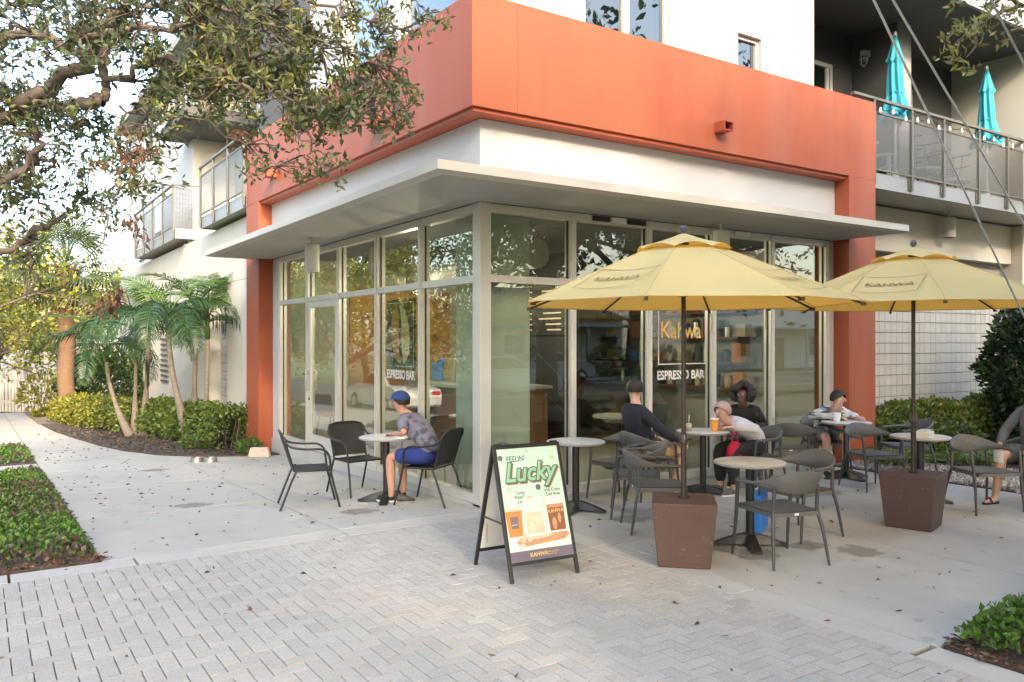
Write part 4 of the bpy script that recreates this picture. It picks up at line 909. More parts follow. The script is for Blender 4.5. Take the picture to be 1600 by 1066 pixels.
# kerb stone and dog bowls
ks = MB(); ks.hexa([(-.19, -.09, 0), (.19, -.09, 0), (.19, .09, 0), (-.19, .09, 0)], [(-.15, -.06, .17), (.15, -.06, .17), (.16, .06, .17), (-.15, .06, .17)])
ks = ks.build('concrete_block', mat('pinkish_concrete', (.55, .45, .38), .85, var=.1, scale=8, bump=.2), loc=(-.40, 6.75, gz(6.75)), bevel=.03); ks.rotation_euler = (0, 0, R(-30)); tag(ks, 'pale rounded concrete block at the foot of the left orange pillar', 'block')
for k, (px, lab) in enumerate(((308, 'small metal dog bowl at the mulch edge, left of its twin'), (329, 'small metal dog bowl at the mulch edge, right of its twin'))):
    p = G(px, 722); b = MB(); b.lathe([(.0, .02), (.07, .02), (.085, .075), (.095, .078), (.10, .07), (.115, .0)], 22); o = b.build('dog_bowl', mat('dull_steel', (.26, .25, .24), .45, metal=.6), loc=p, auto=40); tag(o, lab, 'bowl', 'metal dog bowls by the mulch bed')

# ---------------------------------------------------------------- people
def skin_mesh(chains, root=0, sub=2):
    """chains: list of [(co, radius), ...]; equal coordinates share a vertex"""
    vs_ = []; rad = []; ed = []; idx = {}
    for ch in chains:
        prev = None
        for co, r_ in ch:
            k = tuple(round(c, 4) for c in co)
            if k not in idx: idx[k] = len(vs_); vs_.append(co); rad.append(r_ if hasattr(r_, '__len__') else (r_, r_))
            if prev is not None: ed.append((prev, idx[k]))
            prev = idx[k]
    me = bpy.data.meshes.new('skin'); me.from_pydata([tuple(v) for v in vs_], ed, []); o = bpy.data.objects.new('skin', me); COL.objects.link(o)
    o.modifiers.new('s', 'SKIN'); sb = o.modifiers.new('b', 'SUBSURF'); sb.levels = sub; sb.render_levels = sub
    for i, sv in enumerate(me.skin_vertices[0].data): sv.radius = rad[i]; sv.use_root = (i == root)
    dg = bpy.context.evaluated_depsgraph_get(); out = bpy.data.meshes.new_from_object(o.evaluated_get(dg))
    bpy.data.objects.remove(o); bpy.data.meshes.remove(me)
    out.polygons.foreach_set('use_smooth', [True]*len(out.polygons)); return out
def cobj(name, chains, m, parent, sub=2):
    me = skin_mesh(chains, 0, sub); me.materials.clear(); me.materials.append(m); return link(name, me, parent)
def person(x, y, fx, fy, label, skin, shirt, bottom, hair, knees=None, ankles=None, elbows=None, wrists=None, lean=.08, long_sleeve=True, long_leg=True, shoes=None, headturn=(0, 1), headdrop=0, cap=None, bushy=False, bandage=False, z0=0, bend=0):
    p = empty('person', (x, y, gz(y)+z0), face(fx, fy), label=label, cat='person')
    V = Vector
    pel = V((0, -.03, .56)); wst = V((0, -.05+lean*.35, .73)); chs = V((0, -.05+lean*.8, .90)); nb_ = V((0, -.05+lean*1.15, 1.06)); nk = V((0, -.035+lean*1.3, 1.12-headdrop*.3))
    def bd(q, k=1.0): return V((0, -.03, .60)) + Matrix.Rotation(-R(bend)*k, 3, 'X') @ (q-V((0, -.03, .60)))
    wst = bd(wst, .55); chs = bd(chs, .95); nb_ = bd(nb_, 1.1); nk = bd(nk, 1.15)
    hd = V((headturn[0], headturn[1], 0)).normalized(); ch_ = nk+hd*.03+V((0, 0, .05-headdrop*.5)); hc = nk+hd*(.035+headdrop)+V((0, 0, .125-headdrop)); ht = hc+V((0, 0, .075))
    sh = [V((s*.165, nb_.y-.012, nb_.z-.055)) for s in (-1, 1)]; hp = [V((s*.09, -.01, .54)) for s in (-1, 1)]
    kn = [V(k) for k in (knees or [(-.13, .42, .52), (.13, .42, .52)])]; an = [V(k) for k in (ankles or [(-.13, .40, .08), (.13, .40, .08)])]
    el = [V(k) for k in (elbows or [(-.23, .10, .76), (.23, .10, .76)])]; wr = [V(k) for k in (wrists or [(-.14, .34, .70), (.14, .34, .70)])]
    # one continuous body
    ch = [[(pel, (.075, .06)), (wst, (.095, .066)), (chs, (.128, .080)), (nb_, (.072, .066)), (nk, (.052, .055)), (ch_, (.06, .068)), (hc, (.078, .095)), (ht, (.055, .066))]]
    for i in range(2):
        s = (-1, 1)[i]
        ft = an[i]+V((0, .02, -.04)); toe = an[i]+V((s*.02, .16, -.055))
        ch.append([(pel, (.075, .06)), (hp[i], .055), (hp[i].lerp(kn[i], .5), .070), (kn[i], .058), (kn[i].lerp(an[i], .35), .058), (an[i], .036), (ft, .036), (toe, .026)])
        ch.append([(chs, (.128, .080)), (sh[i], .052), (sh[i].lerp(el[i], .5), .046), (el[i], .038), (el[i].lerp(wr[i], .4), .036), (wr[i], .025)])
    body = cobj('body', ch, skin, p)
    # hands: palm, four fingers, thumb
    for i in range(2):
        s = (-1, 1)[i]; d = (wr[i]-el[i]).normalized(); side = d.cross(V((0, 0, 1))).normalized(); dn = side.cross(d).normalized()
        if dn.z > 0: dn = -dn
        b = wr[i]; k1 = b+d*.045; k2 = b+d*.085; hc_ = [[(b, (.024, .02)), (k1, (.036, .018)), (k2, (.034, .015))]]
        for f, (o, L_) in enumerate(((-.03, .055), (-.01, .068), (.01, .065), (.028, .05))):
            r0 = k2+side*o*.9; hc_.append([(k2, (.034, .015)), (r0+d*.012, .010), (r0+d*L_*.6+dn*.012, .0085), (r0+d*L_*.95+dn*.034, .007)])
        t0 = k1-side*s*.03; hc_.append([(k1, (.036, .018)), (t0+d*.01, .012), (t0+d*.04-side*s*.012+dn*.015, .009), (t0+d*.062-side*s*.004+dn*.025, .008)])
        cobj('hand', hc_, skin, p, 1)
    # face
    up = V((0, 0, 1)); sd_ = hd.cross(up)
    f = MB()
    for s in (-1, 1): f.sphere(hc+hd*.0705+sd_*s*.030+up*.010, .0105, 8, 6)
    f.build('eyes', M_eye, p, smooth=True)
    f = MB()
    for s in (-1, 1): f.sphere(hc+hd*.0770+sd_*s*.030+up*.010, .0056, 8, 6)
    f.build('pupils', M_blk, p, smooth=True)
    f = MB(); f.tube([hc+hd*.088+up*.02, hc+hd*.103-up*.005, hc+hd*.108-up*.022, hc+hd*.09-up*.03], [.007, .010, .013, .008], 8); f.build('nose', skin, p, smooth=True)
    f = MB(); f.tube([hc+hd*.083-sd_*.024-up*.052, hc+hd*.091-up*.05, hc+hd*.083+sd_*.024-up*.052], [.004, .007, .004], 6); f.build('mouth', mat('lips', (.30, .11, .09), .5), p, smooth=True)
    for s in (-1, 1): f = MB(); f.sphere(hc+sd_*s*.082-up*.005-hd*.005, .03, 8, 6, (.45, .7, 1.1)); f.build('ear', skin, p, smooth=True)
    # hair or cap
    f = MB()
    if bushy:
        for _ in range(150):
            v = V(rng.normal(size=3)).normalized()
            if v.dot(hd) > .35 and v.z < .5 or v.z < -.65: continue
            f.sphere(hc+v*V((.105, .105, .11)).length*.62+up*.02-hd*.02, random.uniform(.032, .06), 7, 5)
        f.build('hair', hair, p)
    else:
        def hairp(u, v):
            th = u*2*math.pi; ph = v*R(112); d = hd*math.cos(th)+sd_*math.sin(th); front = max(0, math.cos(th)); ph *= 1-.42*front
            r_ = 1.05+.03*math.sin(th*9)*math.sin(ph*7)
            return hc+up*.012-hd*.008+(d*math.sin(ph)*.098+up*math.cos(ph)*.105)*r_
        f.grid(hairp, 28, 12); f.build('hair', hair, p, smooth=True)
    if cap:
        f = MB()
        f.grid(lambda u, v: hc+up*.03+((hd*math.cos(u*6.2832)+sd_*math.sin(u*6.2832))*math.sin(v*R(88))*.112+up*math.cos(v*R(88))*.10), 24, 8)
        f.grid(lambda u, v: hc+up*.033+hd*(.10+.075*v*math.cos((u-.5)*2.2))+sd_*(u-.5)*.17-up*.015*v, 8, 4); f.build('cap', cap, p, smooth=True)
    # clothes follow the body
    g = .02
    ch = [[(pel+V((0, 0, -.02)), (.15, .125)), (pel.lerp(wst, .5), (.142, .115)), (wst, (.125+g+.012, .09+g+.01)), (chs, (.145+g, .095+g)), (nb_-V((0, 0, .012)), (.085, .078))]]
    for i in range(2):
        end = wr[i] if long_sleeve else el[i]
        c = [(chs, (.145+g, .095+g)), (sh[i], .058+g), (sh[i].lerp(el[i], .5), .046+g)]
        if long_sleeve: c += [(el[i], .038+g), (el[i].lerp(wr[i], .45), .036+g*.9), (el[i].lerp(wr[i], .93), .030+g*.6)]
        else: c += [(sh[i].lerp(el[i], .8), .046+g)]
        ch.append(c)
    cobj('shirt', ch, shirt, p)
    ch = [[(pel+V((0, 0, .10)), (.128, .105)), (pel, (.165, .14))]]
    for i in range(2):
        c = [(pel, (.165, .14)), (hp[i], .112), (hp[i].lerp(kn[i], .5), .078+g)]
        if long_leg: c += [(kn[i], .062+g), (kn[i].lerp(an[i], .4), .06+g), (kn[i].lerp(an[i], .93), .044+g)]
        else: c += [(hp[i].lerp(kn[i], .88), .07+g*1.3)]
        ch.append(c)
    cobj('trousers' if long_leg else 'shorts', ch, bottom, p)
    for i in range(2):
        s = (-1, 1)[i]; a = an[i]
        if shoes:
            cobj('shoe', [[(a+V((0, -.035, -.035)), .044), (a+V((0, .04, -.035)), .046), (a+V((s*.015, .12, -.045)), .042), (a+V((s*.02, .185, -.05)), .033)]], shoes, p, 1)
        sl = MB(); out = [(.038*math.cos(q)*1.1+s*.015*(math.sin(q) > 0), .13*math.sin(q)+.06) for q in [k*math.pi/8 for k in range(16)]]
        sl.prism(out, 0, .018, Matrix.Translation((a.x, a.y, .0)) if a.z < .2 else Matrix.Translation((a.x, a.y, a.z-.085)), 0); sl.build('sole', M_rubber if shoes is None else M_whitepl, p)
        if shoes is None: sl = MB(); sl.tube(bez([(a.x-.042, a.y+.10, .02), (a.x, a.y+.10, .075), (a.x+.042, a.y+.10, .02)], 4), .012, 6, flat=.5); sl.build('sandal_strap', M_blk, p)
    if bandage:
        b = MB(); k = kn[1]; b.grid(lambda u, v: k+V((lerp(-.055, .055, u), .058+.014*math.cos((u-.5)*2.6)-.01*(v-.5)**2, lerp(-.07, .06, v)))+V((0, .0, 0)), 6, 4); b.build('bandage', M_band_, p, smooth=True)
    return p
person(-.26, .70, -.55, .85, 'person in a checked shirt, blue shorts and blue cap on a black woven chair', M_skin, M_plaid, M_blue, M_hair, lean=.10, bend=24, long_sleeve=False, long_leg=False, shoes=M_blk, cap=M_capb, headturn=(-.3, 1),
       elbows=[(-.25, .16, .80), (.24, .10, .76)], wrists=[(-.10, .40, .77), (.12, .33, .72)])
person(1.95, -.50, .98, -.1, 'seated person in a navy top, tan shorts and sandals by the dark window', M_skin2, M_navy, M_tan, M_hair, lean=-.10, long_leg=False, headturn=(-.9, .5),
       knees=[(-.10, .43, .52), (.16, .40, .53)], ankles=[(-.06, .50, .08), (.10, .30, .08)], elbows=[(-.24, .02, .76), (.27, .02, .78)], wrists=[(-.16, .26, .66), (.22, .30, .64)])
person(3.28, -.95, -.95, .2, 'person with short pinkish grey hair, pale top and dark trousers at the drinks table', M_skin2, M_wcl, M_blk, M_hairg, lean=.12, bend=38, headdrop=.02, shoes=M_grycl, headturn=(-.35, 1),
       elbows=[(-.26, .14, .78), (.25, .16, .80)], wrists=[(-.12, .38, .79), (.10, .40, .79)])
person(3.72, -.42, -.8, -.6, 'seated person with dark bushy hair, black top and jeans by the window', M_skin3, M_blk, M_jean, M_hair, lean=.08, bend=26, bushy=True, shoes=M_blk, headturn=(.25, 1))
person(5.22, -.52, -.55, -.85, 'seated person in a striped shirt and dark shorts in front of the orange pillar', M_skin2, M_stripe, M_grycl, M_hair, lean=.10, bend=36, long_leg=False, shoes=M_blk, headturn=(-.5, .8),
       elbows=[(-.28, .14, .80), (.25, .12, .78)], wrists=[(-.30, .40, .79), (-.02, .38, .78)])
person(5.28, -3.12, -1, .12, 'person with bare legs, sandals and a bandaged knee at the right picture edge', M_skin2, M_grycl, M_grycl, M_hair, lean=-.03, long_leg=False, bandage=True,
       knees=[(.08, .40, .54), (-.22, .43, .55)][::-1], ankles=[(-.24, .38, .08), (.16, .40, .08)], elbows=[(-.26, .02, .76), (.26, .06, .78)], wrists=[(-.2, .30, .66), (.16, .32, .64)])

# ---------------------------------------------------------------- things on the balcony
def closed_umbrella(x, y, label, tilt=0):
    t = empty('closed_umbrella', (x, y, 4.43), label=label, cat='umbrella', group='closed turquoise umbrellas on the balcony'); t.rotation_euler = (0, R(tilt), 0)
    def cl(u, v):
        th = u*2*math.pi; z = lerp(2.42, 1.02, v)
        base = lerp(.03, .13, min(v/.30, 1)) if v < .30 else (lerp(.10, .125, (v-.3)/.38) if v < .68 else lerp(.115, .235, (v-.68)/.32))
        if .27 < v < .30: base *= 1.12
        pl = 1+.22*math.sin(th*8+1.2*math.sin(v*5))*min(v*2, 1)
        return Vector((base*pl*math.cos(th), base*pl*math.sin(th), z-(.05*math.sin(th*8) if v > .95 else 0)))
    m = MB(); m.grid(cl, 64, 34); m.build('cloth', M_cyan, t, smooth=True)
    m = MB(); m.tube([(.122*math.cos(k*.524), .122*math.sin(k*.524), 1.47) for k in range(13)], .012, 5); m.build('tie_band', M_cyan, t)
    m = MB(); m.tube([(0, 0, .05), (0, 0, 2.42)], .022, 10); m.build('pole', M_whitepl, t, auto=40)
    m = MB(); m.lathe([(.03, 2.40), (.034, 2.45), (.02, 2.49), (0, 2.495)], 12); m.build('tip', M_whitepl, t, smooth=True)
    m = MB(); m.lathe([(.22, 0), (.22, .04), (.06, .08), (.04, .2), (0, .2)], 20); m.build('base', M_whitepl, t, auto=40)
closed_umbrella(8.17, .22, 'closed turquoise umbrella in front of the grey balcony partition, left of its twin')
closed_umbrella(11.15, .22, 'closed turquoise umbrella before the beige balcony wall near the right picture edge')
def adirondack(x, y, rz, label):
    t = empty('slatted_chair', (x, y, 4.43), rz, label=label, cat='chair', group='white slatted chairs behind the balcony screen')
    for k in range(5): m = MB(); m.hexa([(-.24+k*.1, -.18, .34), (-.16+k*.1, -.18, .34), (-.16+k*.1, -.16, .34), (-.24+k*.1, -.16, .34)], [(-.24+k*.1, -.42, .98), (-.16+k*.1, -.42, .98), (-.16+k*.1, -.40, .98), (-.24+k*.1, -.40, .98)]); m.build('back_slat', M_whitepl, t)
    m = MB(); m.hexa([(-.27, -.2, .30), (.27, -.2, .30), (.27, .3, .36), (-.27, .3, .36)], [(-.27, -.2, .33), (.27, -.2, .33), (.27, .3, .39), (-.27, .3, .39)]); m.build('seat', M_whitepl, t)
    for s in (-1, 1):
        m = MB(); m.box(s*.30-.05, s*.30+.05, -.3, .32, .55, .58); m.build('arm', M_whitepl, t)
        m = MB(); m.box(s*.29-.02, s*.29+.02, .24, .30, 0, .55); m.box(s*.29-.02, s*.29+.02, -.28, -.22, 0, .55); m.build('leg', M_whitepl, t)
adirondack(7.35, .55, R(-100), 'white slatted chair behind the screen right beside the orange parapet'); adirondack(8.75, .40+.42, R(185), 'white slatted chair behind the screen below the left turquoise umbrella')
def wire_chair(x, y, label):
    t = empty('wire_chair', (x, y, 4.43), label=label, cat='chair', group='round wire chairs behind the balcony screen')
    m = MB()
    for rr, z in ((.40, .95), (.36, .72), (.33, .5)): m.tube([(rr*math.cos(a*R(15)), rr*math.sin(a*R(15)), z) for a in range(-2, 15)], .012, 5)
    for a in range(0, 181, 22): c_, s_ = math.cos(R(a)), math.sin(R(a)); m.tube([(.28*c_, .28*s_, .4), (.42*c_, .42*s_, .97)], .008, 5)
    m.build('back', M_blkmetal, t)
    m = MB(); m.lathe([(0, .38), (.33, .38), (.34, .42), (0, .44)], 20); m.build('seat', M_whitepl, t, auto=40)
    for a in (45, 135, 225, 315): m = MB(); c_, s_ = math.cos(R(a)), math.sin(R(a)); m.tube([(.22*c_, .22*s_, .38), (.32*c_, .32*s_, 0)], .014, 6); m.build('leg', M_blkmetal, t)
wire_chair(9.55, .55, 'round backed wire chair behind the screen between the two cables'); wire_chair(11.0, .80, 'round backed wire chair behind the screen under the right turquoise umbrella')
ls = empty('string_lights', (6.9, -.05, 5.45), label='string of small bulbs looped under the balcony hand rail', cat='string lights')
m = MB(); pts = []
for a, b in zip(XP, XP[1:]):
    for k in range(9): u = k/9; pts.append((lerp(a, b, u)-6.9, -.03, .06-.09*math.sin(math.pi*((u*2) % 1))))
m.tube(pts, .006, 5); m.build('wire', M_blkmetal, ls)
for i in range(1, len(pts), 3):
    b = MB(); b.lathe([(.016, 0), (.016, -.03), (.024, -.045), (.026, -.065), (.015, -.085), (0, -.09)], 8); b.build('bulb', M_whitepl, ls, loc=pts[i], smooth=True)

# guy wires from a utility pole behind the viewer to an anchor beside the plaza
def plane_pt(p1, p2, depth, z):
    """point of the plane through viewer, p1, p2 at a given depth and height"""
    o = Vector((CX, CY, CH)); nn = (p1-o).cross(p2-o); q = o+FWD*depth; q.z = z
    return q - RGT*(nn.dot(q-o)/nn.dot(RGT))
an_ = MB(); tops = []
for k, (p1, p2, ya_, da, lab) in enumerate((((1360, 0), (1600, 505), 850, 7.2, 'grey steel cable crossing the farther umbrella, lowest of the three'), ((1395, 0), (1600, 352), 800, 7.6, 'grey steel cable in front of the balcony screen, middle of the three'), ((1548, 0), (1602, 104), 780, 7.9, 'grey steel cable in the top right corner, shortest of the three'))):
    xa_ = p1[0]+(p2[0]-p1[0])*(ya_-p1[1])/(p2[1]-p1[1]); a = D(xa_, ya_, da); a.z = max(a.z, .05)
    top = plane_pt(D(*p1, 5), D(*p2, 5), -.2, 13.2-.5*k); tops.append(top)
    m = MB(); m.tube([a, top], .0075, 8); o = m.build('guy_wire', M_cable, auto=60); tag(o, lab, 'cable', 'guy wires over the right side')
    m = MB(); m.tube([a, a+(top-a).normalized()*.5], .02, 8); 
up_ = empty('utility_pole', (sum(t.x for t in tops)/3, sum(t.y for t in tops)/3, 0), label='wooden utility pole behind the viewer that holds the cables', cat='pole')
m = MB(); m.tube([(0, 0, -.1), (0, 0, 13.8)], [.16, .12], 14); m.build('shaft', M_wood, up_, auto=50); m = MB(); m.box(-1.1, 1.1, -.06, .06, 12.9, 13.02); m.build('cross_arm', M_wood, up_)

# ---------------------------------------------------------------- inside the cafe
def simple_chair(x, y, rz, m_, label):
    t = empty('cafe_chair', (x, y, .022), rz, label=label, cat='chair', group='chairs inside the cafe')
    m = MB(); m.grid(lambda u, v: Vector((lerp(-.2, .2, u), lerp(-.2, .2, v), .45+.02*abs(u-.5))), 6, 6); m.grid(lambda u, v: Vector((lerp(-.2, .2, u), -.2-.08*v-.03*math.sin(u*3.14), lerp(.45, .85, v))), 6, 6); m.build('shell', m_, t, smooth=True)
    for sx in (-1, 1):
        for sy in (-1, 1): m = MB(); m.tube([(sx*.16, sy*.15, .45), (sx*.21, sy*.2, 0)], .012, 6); m.build('leg', M_blkmetal, t)
def in_table(x, y, label):
    t = empty('cafe_table', (x, y, .022), label=label, cat='table', group='tables inside the cafe')
    m = MB(); m.lathe([(0, .71), (.36, .71), (.36, .74), (0, .74)], 28); m.build('table_top', M_tedge, t, auto=40); m = MB(); m.lathe([(.22, 0), (.22, .02), (.035, .04), (.035, .71)], 16); m.build('pedestal', M_blkmetal, t, auto=40)
simple_chair(.75, 6.3, R(-60), M_wood, 'brown shell chair inside the glass left of the door'); in_table(1.15, 5.0, 'small dark table inside behind the shop door')
simple_chair(1.55, 4.5, R(120), M_blk, 'black chair inside behind the third left window'); simple_chair(1.4, 3.0, R(40), M_blk, 'black chair inside below the bean poster'); in_table(1.3, 2.3, 'small dark table inside below the bean poster')
in_table(3.0, 1.2, 'small dark table inside behind the right hand windows'); simple_chair(3.6, 1.3, R(90), M_blk, 'black chair inside behind the right hand windows')
ct = empty('counter', (2.9, 4.6, .022), label='dark serving counter deep inside the cafe', cat='counter')
m = MB(); m.box(-.8, .4, -1.3, 1.5, 0, 1.0); m.build('body', M_wood, ct); m = MB(); m.box(-.86, .46, -1.36, 1.56, 1.0, 1.05); m.build('worktop', M_tedge, ct)
for k, (yy, hh, mm) in enumerate(((-1.1, .45, M_steel), (-.4, .30, M_red), (.1, .35, M_yellow), (.6, .5, M_steel), (1.1, .4, M_bluepl))):
    m = MB(); m.box(-.2, .2, -.18, .18, 0, hh*.85); m.lathe([(.1, hh*.85), (.12, hh), (0, hh)], 12); o = m.build('counter_machine', mm, loc=(2.7, 4.6+yy, 1.075), bevel=.02); tag(o, ['steel espresso machine at the near end of the counter', 'red canister box on the counter', 'yellow box on the counter', 'tall steel grinder on the counter', 'blue box at the far end of the counter'][k], 'appliance')
mb_ = empty('menu_board', (3.68, 4.6, 1.9), label='dark menu board with pale lines hanging behind the counter', cat='menu board')
m = MB(); m.box(-.03, .0, -1.3, 1.3, 0, .9); m.build('board', M_blk, mb_); m = MB()
for c_ in range(3):
    for q in range(8): m.box(-.034, -.0305, -1.2+c_*.85, -1.2+c_*.85+random.uniform(.3, .65), .08+q*.095, .105+q*.095)
m.build('menu_lines', M_pcream, mb_)
sv = empty('wall_shelf', (5.9, 3.2, 1.0), label='wooden shelf with jars and bags against the right inner wall', cat='shelf')
for q in range(4):
    m = MB(); m.box(-.2, .25, -1.8, 1.8, q*.42, q*.42+.03); m.build('shelf_board', M_wood, sv)
    for j in range(11):
        a = -1.7+j*.32+random.uniform(-.05, .05); h_ = random.uniform(.14, .32); m = MB()
        if j % 2: m.lathe([(.07, 0), (.075, h_*.8), (.045, h_), (0, h_)], 12, (0, a, q*.42+.032))
        else: m.box(-.07, .07, a-.09, a+.09, q*.42+.032, q*.42+.032+h_)
        m.build('goods', random.choice([M_red, M_yellow, M_bluepl, M_pcream, M_porange, M_steel, M_pdark]), sv)
for k, (x, y) in enumerate(((1.2, 2.0), (2.3, 3.2), (1.4, 4.3))):
    t = empty('pendant_lamp', (x, y, 3.29), label=['grey pendant lamp inside above the bean poster window', 'grey pendant lamp inside over the near counter end', 'grey pendant lamp inside behind the shop door window'][k], cat='lamp', group='pendant lamps inside the cafe')
    m = MB(); m.tube([(0, 0, 0), (0, 0, -.35)], .008, 5); m.build('cord', M_blkmetal, t); m = MB(); m.lathe([(.03, -.35), (.16, -.40), (.17, -.62), (.16, -.62), (.15, -.41)], 20); m.build('shade', M_midgrey, t, smooth=True)
    m = MB(); m.sphere((0, 0, -.56), .05); m.build('bulb', M_bulb, t, smooth=True); ld = bpy.data.lights.new('bulb_light', 'POINT'); ld.energy = 18; ld.color = (1, .88, .72); ld.shadow_soft_size = .06; lo = link('bulb_light', ld, t, (0, 0, -.68))  # point lights added to brighten the interior; only one lit lamp is known

# ---------------------------------------------------------------- vegetation
def add_cover(name, poly_fn, n, L, mats, h, label, seedmask=None, kind='stuff', cat=None, split=(1.,)):
    pass
def pts_in(x0, x1, y0, y1, n): return np.stack([rng.uniform(x0, x1, n), rng.uniform(y0, y1, n)], 1)
def nz(x, y, s, seed=0):
    return (np.sin(x*s*1.3+seed)+np.sin(y*s*1.7+seed*2.1+1.3*np.sin(x*s*.7))+np.sin((x+y)*s*.9+seed*.7))/3
GZ = np.vectorize(gz)
def cover(name, x0, x1, y0, y1, n, mats, h=.13, L=.045, dry=.2, edge=.12, sprawl=0):
    p = pts_in(x0, x1, y0, y1, n); x, y = p.T
    d = np.minimum.reduce([x-x0, x1-x, y-y0, y1-y]); prof = np.clip(d/edge, .08, 1)**.6
    top = h*prof*(.75+.35*nz(x, y, 2.2, 1)+.2*nz(x, y, 7, 4)); z = GZ(y)+.02+top*rng.uniform(.35, 1.1, n)
    C = np.stack([x, y, z], 1); m = nz(x, y, 1.6, 3)+rng.normal(0, .35, n)
    dryM = (m > .75-dry*1.5) & (rng.random(n) < .75); g = []
    for sel in (~dryM, dryM):
        c = C[sel]; k = len(c); l = L*rng.uniform(.6, 1.35, k); dd = unit(k)*.9+np.array([0, 0, .55]); g.append((leaf_arrays(c, dd, l, l*.34),))
    return tag(link(name, leaf_mesh(name, g, mats)), kind='stuff')
tag(cover('ground_cover', -6.9, -3.68, .10, 6.88, 32000, [M_gcover, M_gcover2], h=.10, L=.045, dry=.28), 'low leafy ground cover with brown patches in the left planting bed', 'ground cover')
tag(cover('ground_cover', -6.9, -3.68, 8.5, 11.9, 9000, [M_gcover, M_gcover2], h=.09, L=.05, dry=.2), 'low leafy ground cover beyond the cross walk at the far left', 'ground cover')
tag(cover('ground_cover', 0.30, 4.3, -8.8, -4.90, 44000, [M_gcover, M_hedge], h=.42, L=.055, dry=-.1, edge=.22), 'bright green clipped ground cover in the bottom right corner', 'ground cover')
# litter
def litter(name, pts, L, mats, zoff=.004):
    n = len(pts); x, y = pts.T; P = np.stack([x, y, GZ(y)+zoff+rng.uniform(0, .006, n)], 1); d = unit(n)*np.array([1, 1, .12]); l = L*rng.uniform(.5, 1.4, n)
    V = leaf_arrays(P, d, l, l*.26, fold=.15); V[:, 2] = np.maximum(V[:, 2], np.repeat(P[:, 2]-.002, 4)); h = n//2
    return tag(link(name, leaf_mesh(name, [(V[:h*4],), (V[h*4:],)], mats)), kind='stuff')
pp = np.concatenate([pts_in(-6, 2, -6.5, -.1, 105), pts_in(.2, 5.5, -4.8, -.1, 80), pts_in(-3.6, -.3, 0, 7, 210), pts_in(-3.6, -2.2, 7, 16, 130)]); rng.shuffle(pp)
tag(litter('fallen_leaves', pp, .05, [M_litter, M_litterd]), 'small dry leaves scattered over the paving', 'fallen leaves')
pp = np.concatenate([np.stack([rng.uniform(-6.9, -3.6, 900), -.02+np.abs(rng.normal(0, .09, 900))-.03], 1), np.stack([-3.66-np.abs(rng.normal(0, .05, 500)), rng.uniform(0, 6.9, 500)], 1)])
tag(litter('leaf_edge', pp, .05, [M_litter, M_litterd], .012), 'band of brown leaf litter along the edge of the left bed', 'fallen leaves')
pp = np.concatenate([np.stack([.22+np.abs(rng.normal(0, .14, 900)), rng.uniform(-8, -4.85, 900)], 1), np.stack([rng.uniform(.22, 4.2, 500), -4.85-np.abs(rng.normal(0, .05, 500))], 1)])
tag(litter('leaf_edge', pp, .05, [M_litter, M_litterd], .012), 'band of brown leaf litter round the bottom right bed', 'fallen leaves')
xs = rng.uniform(-2.9, -.05, 5200); ysr = rng.uniform(6.9, 17, 5200); ok = np.array([a > ex(b)+.04 for a, b in zip(xs, ysr)])
tag(litter('mulch_chips', np.stack([xs[ok], ysr[ok]], 1), .07, [M_litterd, mat('mulch_grey', (.10, .085, .075), .9, isl=.5)], .025), 'dark mulch chips under the palms', 'mulch')
xs = np.concatenate([pts_in(5.77, 12, -2.85, -1.9, 5200), pts_in(5.77, 7, -1.9, -.3, 1500)])
gm = MB()
for x, y in xs:
    r_ = random.uniform(.014, .032); M_ = Matrix.Translation((x, y, .02+random.uniform(0, .012))) @ Euler((random.random()*6, random.random()*6, 0)).to_matrix().to_4x4() @ Matrix.Diagonal((1.3, 1, .7, 1))
    gm.add([M_ @ (Vector(v)*r_) for v in ((1, 0, 0), (-1, 0, 0), (0, 1, 0), (0, -1, 0), (0, 0, 1), (0, 0, -1))], [(0, 2, 4), (2, 1, 4), (1, 3, 4), (3, 0, 4), (2, 0, 5), (1, 2, 5), (3, 1, 5), (0, 3, 5)])
tag(gm.build('gravel', M_gravel), 'grey river gravel along the plaza edge at the right', 'gravel', kind='stuff')

